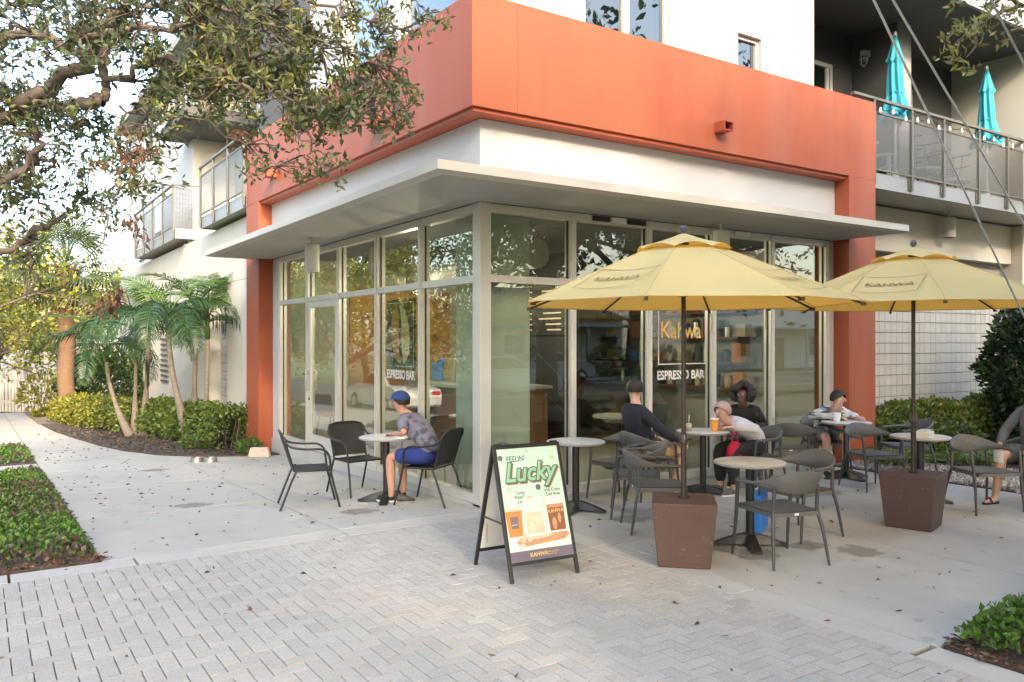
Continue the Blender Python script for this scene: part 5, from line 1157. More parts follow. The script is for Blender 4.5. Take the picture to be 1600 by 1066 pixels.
def hedge(name, path, wid, h, n, L, mats, label, mixf=None, lumps=.14):
    """clipped hedge along a polyline with uneven top"""
    P = np.array(path, float); seg = np.diff(P, axis=0); ln = np.hypot(*seg.T); cum = np.r_[0, np.cumsum(ln)]
    s = rng.uniform(0, cum[-1], n); i = np.clip(np.searchsorted(cum, s)-1, 0, len(seg)-1); t = (s-cum[i])/ln[i]
    c = P[i]+seg[i]*t[:, None]; nrm_ = np.stack([-seg[i, 1], seg[i, 0]], 1)/ln[i][:, None]
    a = rng.uniform(0, 1, n); th = a*math.pi; shell = 1-np.abs(rng.normal(0, .16, n)); k = 1+lumps*nz(s, th*0, 3.1, 2)+lumps*.7*nz(s, th*2, 8, 5)
    off_ = np.cos(th)*wid/2*shell*k; z = np.abs(np.sin(th))**.55*h*shell*k+.02
    x = c[:, 0]+nrm_[:, 0]*off_; y = c[:, 1]+nrm_[:, 1]*off_; C = np.stack([x, y, GZ(y)+z], 1)
    bias = np.stack([nrm_[:, 0]*np.cos(th), nrm_[:, 1]*np.cos(th), np.sin(th)+.2], 1)*.7
    m = np.zeros(n, int) if mixf is None else mixf(s/cum[-1]); g = []
    for q in range(len(mats)): c_ = C[m == q]; l = L*rng.uniform(.6, 1.4, len(c_)); g.append((leaf_arrays(c_, unit(len(c_))*.8+bias[m == q], l, l*.36),))
    t_ = empty(name, (0, 0, 0), label=label, cat='hedge'); link('foliage', leaf_mesh('hedge', g, mats), t_)
    st = MB()
    for k_ in range(int(cum[-1]*4)):
        s_ = (k_+.5)/4; j = min(np.searchsorted(cum, s_)-1, len(seg)-1); q = P[j]+seg[j]*((s_-cum[j])/ln[j]); zz = gz(q[1])
        st.tube([(q[0], q[1], zz), (q[0]+random.uniform(-.1, .1), q[1]+random.uniform(-.1, .1), zz+h*.7)], .012, 4)
    st.build('stems', M_bark, t_)
    return t_
hedge('hedge', [(-.45, 8.0), (-.62, 10.5), (-1.0, 13.2), (-1.6, 16.0), (-2.1, 19.5), (-2.35, 21.0)], .85, .82, 26000, .07, [M_hedge, M_hedgey], 'low leafy hedge behind the slender palms, golden at its far end', lambda u: (u+rng.normal(0, .16, len(u)) > .60).astype(int))
hedge('hedge', [(6.95, .35), (9.0, .40), (11.2, .40), (13.6, .3)], .9, .72, 22000, .075, [M_hedge, M_hedgey], 'green hedge in front of the cream tile wall at the right', lambda u: (rng.random(len(u)) < .25).astype(int))
hedge('hedge', [(6.95, -.62), (8.4, -.7)], .8, .50, 6000, .065, [M_hedge, M_bush], 'short low hedge right beside the orange right hand pillar', lambda u: (rng.random(len(u)) < .3).astype(int))
def blob_plant(name, c, rad, n, L, mats, label, cat='shrub', per=6, stems=5):
    t = empty(name, (c[0], c[1], gz(c[1])), label=label, cat=cat); k = n//per
    d = unit(k); r_ = 1-np.abs(rng.normal(0, .22, k)); r_ *= 1+.12*np.sin(d[:, 0]*5+1)*np.cos(d[:, 2]*6+d[:, 1]*4)
    C = d*np.array(rad)*r_[:, None]; C[:, 2] += rad[2]*1.0
    bias = d*.9+np.array([0, 0, .15]); m = rng.random(k); g = []
    for q in range(len(mats)):
        s_ = (m*len(mats)).astype(int) == q; g.append((clusters(C[s_], per, L, L*.25, bias=bias[s_], wr=.24),))
    link('foliage', leaf_mesh(name, g, mats), t); st = MB()
    for q in range(stems): a = q*6.28/stems; st.tube([(0, 0, 0), (.3*rad[0]*math.cos(a), .3*rad[1]*math.sin(a), rad[2]), (.6*rad[0]*math.cos(a), .6*rad[1]*math.sin(a), rad[2]*1.5)], [.03, .02, .01], 6)
    st.build('stems', M_bark, t); return t
blob_plant('round_shrub', (11.2, -.75, 0), (1.0, .95, 1.30), 16000, .11, [M_bush, M_bush, M_fol], 'large dark round shrub with long leaves before the tile wall at the right edge')
blob_plant('dark_shrub', (-1.05, 21.6, 0), (1.35, 1.1, 1.12), 12000, .12, [M_bush, M_bush, M_fol], 'dark green rounded shrub between the tall palm trunk and the slender palms')
blob_plant('young_plant', (-2.6, 24.5, 0), (.75, .6, .75), 900, .16, [M_yel, M_hedgey], 'sparse yellow green young plant before the picket fence')
blob_plant('small_weed', (-1.0, 9.0, 0), (.25, .2, .12), 500, .06, [M_gcover], 'small bright weed in the mulch between the palm clumps')
blob_plant('small_weed', (-.42, 7.35, 0), (.22, .3, .13), 700, .06, [M_gcover], 'small bright weed at the foot of the left orange pillar')
for k, (x, y, lab) in enumerate(((6.5, -.85, 'striped grass tuft at the foot of the right orange pillar'), (7.3, -1.5, 'striped grass tuft left of the farther umbrella pole'), (8.1, -1.6, 'striped grass tuft right of the farther umbrella pole'), (9.1, -1.7, 'striped grass tuft behind the napkin box table'), (10.2, -1.9, 'striped grass tuft below the dark round shrub'))):
    n = 420; a = rng.uniform(0, 6.283, n); d = np.stack([np.cos(a), np.sin(a), rng.uniform(.6, 2.2, n)], 1); P = np.stack([x+rng.normal(0, .12, n), y+rng.normal(0, .12, n), np.full(n, .02)], 1); l = rng.uniform(.25, .5, n)
    d /= np.linalg.norm(d, axis=1, keepdims=True); mid = P+d*(l*.6)[:, None]; d2 = d*np.array([1.2, 1.2, -.1])
    V = np.concatenate([leaf_arrays(P, d, l*.7, np.full(n, .011)), leaf_arrays(P+d*(l*.55)[:, None], d2, l*.6, np.full(n, .009))]); h_ = len(V)//2//4*4
    o = link('grass_tuft', leaf_mesh('grass_tuft', [(V[:h_],), (V[h_:],)], [M_grasst, M_hedge])); tag(o, lab, 'grass', 'striped grass tufts along the gravel')

# --- palms
def frond_mesh(L_, droop, nl, ll, wl, m, curl=.5):
    """feather frond: arching rachis along +X with hanging leaflets"""
    mb = MB(); pts = []
    for i in range(13):
        t = i/12; a = lerp(R(42), R(-75)*droop, t); 
        if i == 0: p = Vector((0, 0, 0))
        else: p = pts[-1]+Vector((math.cos(a), 0, math.sin(a)))*L_/12
        pts.append(p)
    mb.tube(pts, [lerp(.016, .003, i/12) for i in range(13)], 5)
    for k in range(nl):
        t = .16+.84*k/(nl-1); f = t*12; i = min(int(f), 11); p = pts[i].lerp(pts[i+1], f-i); tg = (pts[i+1]-pts[i]).normalized(); upv = Vector((-tg.z, 0, tg.x))
        l = ll*(math.sin(math.pi*min(t*.85+.14, 1))**.6)*random.uniform(.9, 1.1)
        for s in (-1, 1):
            d = (tg*random.uniform(.55, .8)+Vector((0, s, 0))*1.0+upv*random.uniform(.15, .45)).normalized(); d2 = (d+Vector((0, 0, -curl*random.uniform(.8, 1.5)))).normalized(); d3 = (d+Vector((0, 0, -curl*2.4))).normalized()
            q1 = p+d*l*.35; q2 = q1+d2*l*.35; q3 = q2+d3*l*.3; w_ = tg*wl
            mb.add([p-w_*.4, p+w_*.4, q1+w_, q1-w_, q2+w_*.8, q2-w_*.8, q3], [(0, 1, 2, 3), (3, 2, 4, 5), (5, 4, 6)])
    return mb.mesh('frond', m)
FM = [frond_mesh(1.5, 1.0, 46, .46, .0105, M_frond, .6), frond_mesh(1.4, 1.25, 46, .44, .0105, M_frond, .8), frond_mesh(1.35, .55, 42, .42, .011, M_frondy, .3), frond_mesh(1.5, .85, 46, .46, .0105, M_frond, .55)]
def feather_palm(base, top, r0, label, nf=11, yaw=0, young=2, sc=1.0, wind=0):
    t = empty('feather_palm', base, label=label, cat='palm', group='slender feather palms by the white side wall'); b = Vector(base); tp = Vector(top)-b
    m = MB(); side = Vector((tp.x, tp.y, 0)); n = 26; pts = []; rad = []
    for i in range(n+1):
        u = i/n; p = Vector((tp.x*(1-(1-u)**1.7), tp.y*(1-(1-u)**1.7), tp.z*u)); pts.append(p); rad.append(r0*(lerp(1.55, .72, min(u*2.2, 1)) if u < .45 else lerp(.72, .6, u))*(1.05 if i % 2 else 1))
    m.tube(pts, rad, 12); m.build('trunk', M_palmtr, t, smooth=True)
    m = MB(); m.tube([tp, tp+Vector((0, 0, .18)), tp+Vector((0, 0, .42))], [r0*.75, r0*.8, r0*.35], 10); m.build('crownshaft', M_frondy, t, smooth=True)
    for k in range(nf):
        me = FM[2] if k < young else FM[(0, 1, 3)[k % 3]]
        o = link('frond', me, t, tp+Vector((0, 0, .36))); a = yaw+k*2.399; o.rotation_euler = (random.uniform(-.2, .2), (-.55 if k < young else random.uniform(-.15, .25)), a); s = sc*random.uniform(.85, 1.1); o.scale = (s, s, s)
    sp = MB(); sp.tube([tp+Vector((0, 0, .4)), tp+Vector((.06, .02, 1.0))], [.02, .004], 6); sp.build('spear_leaf', M_frondy, t)
def gtop(px, py, base): 
    d = (Vector(base)-Vector((CX, CY, 0))).dot(FWD); return D(px, py, d)
PALM = [((299, 694), (262, 520), .085, 'slender palm leaning left, left trunk of the clump nearest the orange pillar', 9), ((306, 693), (308, 512), .075, 'slender upright palm, middle trunk of the clump nearest the orange pillar', 7), ((322, 693), (324, 530), .075, 'slender palm, right trunk of the clump nearest the orange pillar', 8),
        ((204, 683), (166, 565), .07, 'slender palm leaning far left, left trunk of the far clump', 7), ((213, 683), (214, 540), .065, 'slender upright palm, middle trunk of the far clump', 7), ((224, 683), (232, 520), .075, 'slender palm, right trunk of the far clump', 8)]
for k, (b, tpx, r0, lab, nf) in enumerate(PALM):
    g_ = G(*b); g_.y += (.0, .25, .1)[k % 3]; g_.z = gz(g_.y); tp = gtop(*tpx, g_); tp.y += (-.1, .15, 0)[k % 3]; feather_palm(tuple(g_), tuple(tp), r0, lab, nf, yaw=k*1.1, young=(2, 3, 3, 1, 2, 2)[k], sc=(1.3, 1.3, 1.15, 1.2, 1.3, 1.45)[k])
# tall fan palm with boots
def fan_mesh(L_, m, n=30):
    mb = MB(); mb.tube([(0, 0, 0), (.35*L_, 0, .12*L_), (.62*L_, 0, .08*L_)], [.022, .015, .012], 5); c = Vector((.62*L_, 0, .08*L_))
    for k in range(n):
        a = lerp(R(-125), R(125), k/(n-1)); d = Vector((math.cos(a), math.sin(a), .25*math.cos(a)-.1)).normalized(); l = L_*.55*random.uniform(.9, 1.1); w_ = d.cross(Vector((0, 0, 1))).normalized()*.022
        q1 = c+d*l*.55; q2 = q1+(d+Vector((0, 0, -.55))).normalized()*l*.3; q3 = q2+(d+Vector((0, 0, -1.6))).normalized()*l*.25
        mb.add([c, q1+w_, q2+w_*.6, q3, q2-w_*.6, q1-w_], [(0, 1, 5), (1, 2, 4, 5), (2, 3, 4)])
    return mb.mesh('frond', m)
FF = [fan_mesh(1.5, M_sabfr), fan_mesh(1.3, M_sabfr, 26)]
sb = G(108, 634); sb = Vector((-1.75, 24.0, gz(24))); 
dep = (sb-Vector((CX, CY, 0))).dot(FWD); lat = (sb-Vector((CX, CY, 0))).dot(RGT)
q = D(104, 640, 24.6); sb = Vector((q.x, q.y, gz(q.y))); tpz = D(104, 440, 24.6).z
t = empty('fan_palm', sb, label='tall fan palm with a thick orange brown trunk and shaggy boots at the left', cat='palm')
h = tpz-sb.z
m = MB(); m.tube([(0.03*math.sin(i), 0, h*i/14) for i in range(15)], [.30, .27, .245]+[.235]*12, 14); m.build('trunk', M_sabtr, t, smooth=True)
for k in range(34):
    a = k*2.399; z = h-1.1+.042*k; r_ = .225; c_, s_ = math.cos(a), math.sin(a); mb = MB(); w_ = Vector((-s_, c_, 0))*.09
    o = Vector((r_*c_, r_*s_, z)); e = o+Vector((c_*.22, s_*.22, .30)); mb.hexa([o-w_, o+w_, o+w_*.9+Vector((-c_*.05, -s_*.05, .02)), o-w_*.9+Vector((-c_*.05, -s_*.05, .02))], [e-w_*.45, e+w_*.45, e+w_*.4+Vector((-.02, 0, .02)), e-w_*.4+Vector((-.02, 0, .02))]); mb.build('boot', M_boot, t)
for k in range(34):
    o = link('frond', FF[k % 2], t, (0, 0, h+.25+.012*k)); o.rotation_euler = (random.uniform(-.3, .3), lerp(.95, -1.1, k/33)+random.uniform(-.15, .15), k*2.399); s_ = random.uniform(.9, 1.2); o.scale = (s_, s_, s_)

# --- broadleaf trees
def grow(p, d, l, r_, lev, mb, tips, rnd, spread=.75, seg=5, up=.12):
    pts = [p]; q = p.copy(); dd = d.normalized()
    for i in range(seg):
        dd = (dd+Vector((rnd.gauss(0, .14), rnd.gauss(0, .14), rnd.gauss(0, .10)+up*.3))).normalized(); q = q+dd*l/seg; pts.append(q.copy())
    mb.tube(pts, [lerp(r_, r_*.55, i/seg) for i in range(seg+1)], 8 if lev > 2 else 5, caps=False)
    if lev == 0: tips += pts[2:]; return
    if lev <= 1: tips += pts[3:]
    for k in range(3 if lev > 1 else 4):
        i = rnd.randint(2, seg); a = rnd.uniform(0, 6.283); perp = dd.orthogonal().normalized(); perp.rotate(Matrix.Rotation(a, 3, dd))
        grow(pts[i], dd*(1-spread*.5)+perp*spread+Vector((0, 0, up)), l*rnd.uniform(.58, .78), r_*.5, lev-1, mb, tips, rnd, spread, seg, up)
def tree_mesh(seed, h, trunk, r0, lev, L, per, mats, spread=.75, up=.15, tw=.35, limbs=4, wsel=None):
    rnd = random.Random(seed); mb = MB(); tips = []
    tp = Vector((rnd.gauss(0, .15), rnd.gauss(0, .15), trunk)); mb.tube([(0, 0, -.3), (0, 0, .15), tp*.5, tp], [r0*1.5, r0*1.1, r0*.95, r0*.85], 10, caps=False)
    for k in range(limbs):
        a = k*6.283/limbs+rnd.uniform(-.4, .4); grow(tp, Vector((math.cos(a)*.9, math.sin(a)*.9, rnd.uniform(.5, 1.1))), (h-trunk)*.48, r0*.55, lev, mb, tips, rnd, spread, 5, up)
    T = np.array([tuple(p) for p in tips]); T = T+rng.normal(size=T.shape)*tw*.5
    T = np.concatenate([T, T+rng.normal(size=T.shape)*tw]); m = rng.random(len(T)); g = []
    for q in range(len(mats)): s_ = (m*len(mats)).astype(int) == q; g.append((clusters(T[s_], per, L, L*.5, up=.1, wr=.26),))
    return mb, leaf_mesh('crown', g, mats)
_tm = {}
def tree(name, kind, x, y, label, rz=0, sc=1, group=None, z=None):
    if kind not in _tm:
        if kind == 'oak': mb, lf = tree_mesh(3, 11, 2.8, .34, 3, .20, 6, [M_fol, M_oak, M_fol], .85, .06, .55, 5)
        elif kind == 'sunny': mb, lf = tree_mesh(11, 9, 2.2, .2, 3, .20, 5, [M_yel, M_yel, M_hedgey, M_fol], .7, .12, .5, 5)
        elif kind == 'tall': mb, lf = tree_mesh(21, 14, 4.5, .4, 3, .24, 7, [M_fol, M_oak], .8, .1, .6, 5)
        _tm[kind] = (mb.mesh('trunk', M_bark, True), lf)
    t = empty(name, (x, y, gz(y)-.1 if z is None else z), rz, label=label, cat='tree', group=group); t.scale = (sc, sc, sc)
    link('trunk', _tm[kind][0], t); link('crown', _tm[kind][1], t); return t
for k, (x, y, s, rz, lab) in enumerate(((-3.6, 37, .85, .3, 'sunlit yellow green tree above the white picket fence'), (-8.2, 33, .95, 1.7, 'sunlit yellow green tree at the left picture edge'), (-5.4, 47, 1.15, 2.9, 'taller sunlit yellow green tree farther down the street'), (1.2, 44, 1.0, 4.2, 'sunlit yellow green tree behind the tall fan palm'), (-12.5, 46, 1.2, 5.0, 'sunlit tree across the side street, cut by the left edge'))):
    tree('street_tree', 'sunny', x, y, lab, rz, s, 'sunlit trees down the side street')
for k, (x, y, s, rz, lab) in enumerate(((-6.0, 19.5, .78, .9, 'sunlit street tree on the verge, nearest one at the left picture edge'), (-5.4, 29, .72, 3.3, 'sunlit street tree on the verge beside the iron fence'), (-17.5, 35, 1.0, 2.2, 'sunlit tree across the side street, fourth from the corner'), (-18, 45, 1.1, 4.0, 'sunlit tree across the side street, farthest one'))):
    tree('street_tree', 'sunny', x, y, lab, rz, s, 'sunlit trees down the side street')
for k, (x, y, kd, s, rz, lab) in enumerate(((-11.5, -27.5, 'oak', 1.0, .5, 'broad oak across the road, leftmost of the row behind the viewer'), (-2.5, -26.5, 'oak', 1.05, 2.0, 'broad oak across the road behind the viewer'), (5.5, -27, 'tall', .95, 3.6, 'tall dense tree across the road behind the viewer'), (14.5, -26.8, 'oak', 1.1, 4.4, 'broad oak across the road facing the shop windows'), (27, -27.5, 'tall', 1.0, 5.7, 'tall tree across the road at the far right'),
        (-18.5, 4, 'oak', 1.0, 1.0, 'broad oak across the side street facing the left shop windows'), (-18.2, 14, 'oak', 1.1, 3.0, 'broad oak across the side street, second from the corner'), (-18.8, 25, 'oak', .95, 4.6, 'broad oak across the side street, third from the corner'))):
    tree('oak_tree', kd, x, y, lab, rz, s, 'shade trees across the roads', -.1)

for k, (x, y, kd, s, rz, lab) in enumerate(((-9.8, -12.6, 'oak', 1.05, .9, 'broad street oak on the near verge behind the viewer, left one'), (-3.2, -12.7, 'tall', .82, 2.6, 'tall street tree on the near verge directly behind the viewer'), (3.8, -12.5, 'oak', 1.12, 5.2, 'broad street oak on the near verge facing the umbrellas'), (10.2, -12.7, 'tall', .85, 1.3, 'tall street tree on the near verge facing the orange right pillar'), (7.1, -13.2, 'oak', 1.0, 2.2, 'broad street oak on the near verge facing the shop corner, set back towards the kerb'), (.4, -13.3, 'oak', .95, 4.1, 'broad street oak on the near verge facing the poster board, set back towards the kerb'), (16.5, -12.5, 'oak', 1.1, 3.9, 'broad street oak on the near verge far along the road'))):
    tree('oak_tree', kd, x, y, lab, rz, s, 'shade trees along the near verge', -.05)  # row behind the camera, added to keep sun off the terrace

# --- the big tree whose limbs hang over the left of the view
rnd = random.Random(5); tb = MB(); limbs = []
tb0 = D(-330, 533, 8.4); TB = Vector((tb0.x, tb0.y, gz(tb0.y)))
big = empty('shade_tree', TB, label='big spreading tree whose leafy limbs hang over the left half of the view', cat='tree')
def limb(px, r0, r1, n=5, wob=.04):
    pts = bez([D(*p) for p in px], n); pts = [p+Vector((rnd.gauss(0, wob), rnd.gauss(0, wob), rnd.gauss(0, wob*.6))) if 0 < i < len(pts)-1 else p for i, p in enumerate(pts)]
    r0 = r0*(.40 if r0 > .1 else .52 if r0 > .03 else .8); tb.tube([p-TB for p in pts], [lerp(r0, r1, (i/(len(pts)-1))**.8) for i in range(len(pts))], 9, caps=False); limbs.append(pts); return pts
crotch = (-330, 330, 8.4)
tb.tube([Vector((0, 0, -.2)), Vector((0, 0, .3)), (D(-335, 560, 8.4)-TB), D(*crotch)-TB], [.50, .36, .31, .30], 14, caps=False)
limb([crotch, (-150, 250, 8.2), (-20, 190, 8.0), (50, 155, 7.8), (90, 128, 7.7), (122, 104, 7.6), (152, 70, 7.5), (178, 36, 7.3), (205, -10, 7.2), (260, -70, 7.1)], .20, .05)
limb([(50, 155, 7.8), (95, 166, 7.7), (130, 160, 7.6), (163, 158, 7.5)], .075, .066, wob=.015)
limb([(163, 158, 7.5), (166, 125, 7.5), (163, 95, 7.45), (166, 62, 7.4), (178, 30, 7.3)], .072, .05, wob=.015)
limb([(166, 122, 7.5), (195, 120, 7.4), (230, 96, 7.3), (290, 97, 7.1), (345, 112, 6.9), (400, 92, 6.8), (470, 78, 6.6)], .058, .018)
limb([crotch, (-160, 150, 7.9), (-40, 70, 7.6), (40, 54, 7.4), (95, 66, 7.2), (130, 56, 7.1), (190, 46, 7.0), (270, 44, 6.9), (330, 42, 6.8)], .15, .02)
limb([(-40, 70, 7.6), (0, 20, 7.5), (14, -20, 7.4)], .04, .02)
limb([crotch, (-170, 330, 8.0), (-50, 305, 7.8), (20, 278, 7.7), (52, 250, 7.6), (62, 210, 7.5)], .12, .03)
limb([crotch, (-180, 420, 8.2), (-60, 400, 8.6), (30, 380, 9.0), (52, 358, 9.0), (92, 345, 9.0), (118, 318, 9.0), (135, 300, 9.0)], .10, .022)
limb([(50, 362, 9), (40, 395, 9), (58, 430, 9), (40, 470, 9)], .035, .012); limb([(92, 345, 9), (70, 318, 9), (48, 300, 9)], .025, .01); limb([(0, 285, 8), (24, 268, 7.8), (52, 258, 7.8)], .045, .02)
limb([(178, 36, 7.3), (230, 10, 7.2), (300, -20, 7.0), (420, -40, 6.8)], .05, .02)
limb([(345, 112, 6.9), (390, 140, 6.8), (450, 152, 6.6), (520, 172, 6.5), (585, 178, 6.4), (640, 172, 6.3)], .024, .006)
limb([(290, 20, 7), (380, 12, 6.8), (470, 16, 6.6), (560, 28, 6.5), (620, 44, 6.4), (680, 18, 6.3)], .026, .006); limb([(330, 42, 6.8), (420, 46, 6.7), (500, 60, 6.6), (560, 84, 6.5), (610, 100, 6.4)], .018, .005)
limb([(400, 92, 6.8), (440, 160, 6.7), (470, 210, 6.6), (500, 250, 6.5), (520, 278, 6.5)], .014, .004, wob=.03); limb([(345, 112, 6.9), (330, 180, 6.9), (380, 230, 6.8), (440, 258, 6.7)], .012, .004)
limb([(186, 165, 7.5), (196, 200, 7.5), (200, 235, 7.5), (188, 262, 7.5), (180, 300, 7.5), (168, 340, 7.5), (155, 385, 7.5)], .018, .007, wob=.02)
limb([(215, 150, 7.4), (235, 190, 7.4), (225, 240, 7.4), (212, 290, 7.4), (205, 330, 7.4)], .010, .004, wob=.03); limb([(130, 310, 9), (160, 330, 9), (190, 350, 9), (205, 340, 9)], .014, .005)
LP = np.array([tuple(p) for l in limbs for p in l])
# leafy regions of the crown: (px range, py range, depth range, clusters)
REG = [((-60, 130), (-30, 120), (6.6, 8.2), 110), ((110, 300), (-30, 110), (6.4, 7.8), 180), ((290, 480), (-20, 150), (6.2, 7.2), 330), ((230, 420), (100, 190), (6.5, 7.4), 190), ((-60, 120), (110, 210), (7.0, 8.4), 120), ((-60, 70), (200, 300), (7.2, 8.8), 90),
       ((60, 190), (190, 260), (7.2, 8.2), 60), ((160, 290), (190, 300), (7.0, 7.8), 50), ((430, 560), (20, 200), (6.2, 6.8), 110), ((470, 650), (130, 205), (6.2, 6.6), 95), ((540, 690), (-10, 60), (6.2, 6.6), 36), ((560, 640), (60, 140), (6.3, 6.6), 22), ((380, 540), (190, 290), (6.4, 6.8), 42), ((20, 200), (270, 345), (7.4, 9.0), 50), ((-60, 60), (290, 420), (8.0, 9.4), 50), ((190, 250), (290, 330), (7.2, 7.6), 8), ((-300, 0), (-300, 250), (6.0, 9.5), 330), ((0, 520), (-260, -20), (5.8, 8.0), 330)]
C = []; Cy = []; Cd = []
for (a0, a1), (b0, b1), (d0, d1), n in REG:
    for _ in range(int(n*(.60 if 225 < a0 < 400 else .70))):
        for _try in range(6):
            px, py = rnd.uniform(a0, a1), rnd.uniform(b0, b1)
            gap = math.sin(px*.045+1.2)*math.sin(py*.06+.5)+.5*math.sin(px*.11+py*.09)
            if gap > -.55 or py < -10: break
        p = D(px, py, rnd.uniform(d0, d1)+(.5 if rnd.random() < .65 else 0)); near = LP[np.argmin(((LP-np.array(p))**2).sum(1))]; nv = Vector(near)
        if (p-nv).length > .9: p = nv+(p-nv)*(.9/(p-nv).length)*rnd.uniform(.8, 1.3)
        mid = nv.lerp(p, .5)+Vector((rnd.gauss(0, .05), rnd.gauss(0, .05), rnd.gauss(0, .05)+.05))
        tb.tube([nv-TB, mid-TB, p-TB], [.008, .005, .003], 4, caps=False)
        yl = .12+.55*(1 if 300 < px < 480 else 0)*(rnd.random() < .8)+.3*(px > 480); q = rnd.random()  # more yellow leaves paint a highlight into the right part of the crown
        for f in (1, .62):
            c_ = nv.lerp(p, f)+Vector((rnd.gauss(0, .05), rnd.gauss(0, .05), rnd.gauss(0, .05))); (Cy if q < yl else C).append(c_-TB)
for px, py, n in ((205, 195, 3), (230, 235, 4), (200, 245, 4), (70, 245, 4), (45, 228, 4), (300, 30, 7), (318, 44, 4), (395, 230, 4), (378, 212, 5), (425, 255, 3), (205, 348, 4), (210, 365, 3), (160, 255, 3), (500, 170, 3), (490, 188, 3), (585, 185, 4), (150, 480, 5), (170, 470, 5), (190, 465, 4), (55, 330, 2)):
    for _ in range(n): Cd.append(D(px+rnd.gauss(0, 8), py+rnd.gauss(0, 7), 7.0 if px > 100 else 7.8)-TB)
tb.build('trunk', M_bark2, big, smooth=True)
arr = lambda L_: np.array([tuple(p) for p in L_])
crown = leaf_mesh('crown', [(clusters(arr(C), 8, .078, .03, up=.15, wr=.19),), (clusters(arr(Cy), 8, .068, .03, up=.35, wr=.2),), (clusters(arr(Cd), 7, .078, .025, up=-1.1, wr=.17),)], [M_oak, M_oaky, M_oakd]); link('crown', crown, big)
# the twig of another tree at the top right
t2 = D(1760, 300, 6.2); T2 = Vector((t2.x, t2.y, 0)); tr2 = empty('young_oak', T2, label='light green tree with one leafy branch in the top right corner', cat='tree'); tb = MB(); C = []
tb.tube([Vector((0, 0, -.1)), D(1770, 500, 6.2)-T2, D(1760, 100, 6.2)-T2, D(1740, -200, 6.2)-T2], [.11, .09, .07, .05], 10, caps=False)
for path in ([(1760, 60, 6.2), (1680, 20, 6.1), (1600, 10, 6.0), (1560, 22, 5.9), (1520, 45, 5.8), (1480, 80, 5.8)], [(1600, 10, 6.0), (1560, -8, 5.9), (1500, -5, 5.8)], [(1520, 45, 5.8), (1525, 70, 5.8), (1510, 90, 5.8)], [(1760, 20, 6.2), (1690, -60, 6.2), (1600, -90, 6.2)], [(1640, 15, 6.1), (1600, 45, 6.1), (1560, 50, 6.1)]):
    pts = bez([D(*p) for p in path], 4); tb.tube([p-T2 for p in pts], [lerp(.016, .003, i/(len(pts)-1)) for i in range(len(pts))], 5, caps=False)
    for i, p in enumerate(pts[3:]):
        if i < len(pts)*.25 and path[0][1] > 30: continue
        for _ in range(2 if path[-1][0] < 1555 else 1): C.append(p+Vector((rnd.gauss(0, .05), rnd.gauss(0, .05), rnd.gauss(0, .06)))-T2)
for k in range(260):
    v = Vector((rnd.gauss(0, 1), rnd.gauss(0, 1), rnd.gauss(0, .8))); C.append(D(1900, -330, 6.5)+v*.9-T2)
tb.build('trunk', M_bark2, tr2, smooth=True); link('crown', leaf_mesh('crown', [(clusters(arr(C), 7, .07, .02, up=.5, wr=.17),)], [M_oaky]), tr2)

# ---------------------------------------------------------------- fences and things down the side street
pf = empty('picket_fence', label='weathered white picket fence at the far left behind the young plant', cat='fence'); picm = None
def fence_line(p, a, b, step, fn):
    n_ = int((b-a).length/step)
    for k in range(n_): fn(a.lerp(b, (k+.5)/n_), k)
fa, fb = Vector((-4.6, 30.0, 0)), Vector((-.6, 27.5, 0)); z_f = gz(30); fdir = math.atan2(fb.y-fa.y, fb.x-fa.x)
q = MB(); q.hexa([(-.05, -.012, 0), (.05, -.012, 0), (.05, .012, 0), (-.05, .012, 0)], [(-.05, -.012, 1.55), (.05, -.012, 1.55), (.05, .012, 1.55), (-.05, .012, 1.55)]); q.prism([(-.05, 1.55), (.05, 1.55), (0, 1.66)], -.012, .012, Matrix.Rotation(R(90), 4, 'X')); picm = q.mesh('picket', mat('grey_white_picket', (.50, .49, .45), .8, var=.15, scale=6, obj=.08))
def pk(p, k): o = link('picket', picm, pf, (p.x, p.y, z_f+.05)); o.rotation_euler = (0, random.gauss(0, .015), fdir)
fence_line(pf, fa, fb, .125, pk)
for zz in (.4, 1.2): m = MB(); m.hexa([(fa.x, fa.y+.03, z_f+zz), (fb.x, fb.y+.03, z_f+zz), (fb.x, fb.y+.07, z_f+zz), (fa.x, fa.y+.07, z_f+zz)], [(fa.x, fa.y+.03, z_f+zz+.09), (fb.x, fb.y+.03, z_f+zz+.09), (fb.x, fb.y+.07, z_f+zz+.09), (fa.x, fa.y+.07, z_f+zz+.09)]); m.build('fence_rail', M_panel, pf)
bf = empty('iron_fence', label='low black metal fence at the far left edge beside the picket fence', cat='fence')
m = MB(); q = MB(); q.tube([(0, 0, 0), (0, 0, 1.15)], .02, 5); bar = q.mesh('bar', M_blkmetal); ga, gb = Vector((-4.1, 40, gz(30))), Vector((-4.0, 30.4, gz(30)))
fence_line(bf, ga, gb, .16, lambda p, k: link('bar', bar, bf, p)); m = MB(); 
for zz in (.2, 1.05): m = MB(); m.tube([ga+Vector((0, 0, zz)), gb+Vector((0, 0, zz))], .022, 5); m.build('fence_rail', M_blkmetal, bf)
sh = empty('small_house', (1.5, 33, gz(33)), label='small pale house behind the tall fan palm', cat='building')
m = MB(); m.box(-3, 3, -2, 2, -.2, 2.7); m.build('wall', M_cream, sh); m = MB(); m.box(-3.3, 3.3, -2.3, 2.3, 2.7, 2.85); m.build('roof', M_panel, sh)
m = MB(); m.box(-2.2, -1.4, -2.03, -2.0, 1, 2); m.build('window', M_glass2, sh)
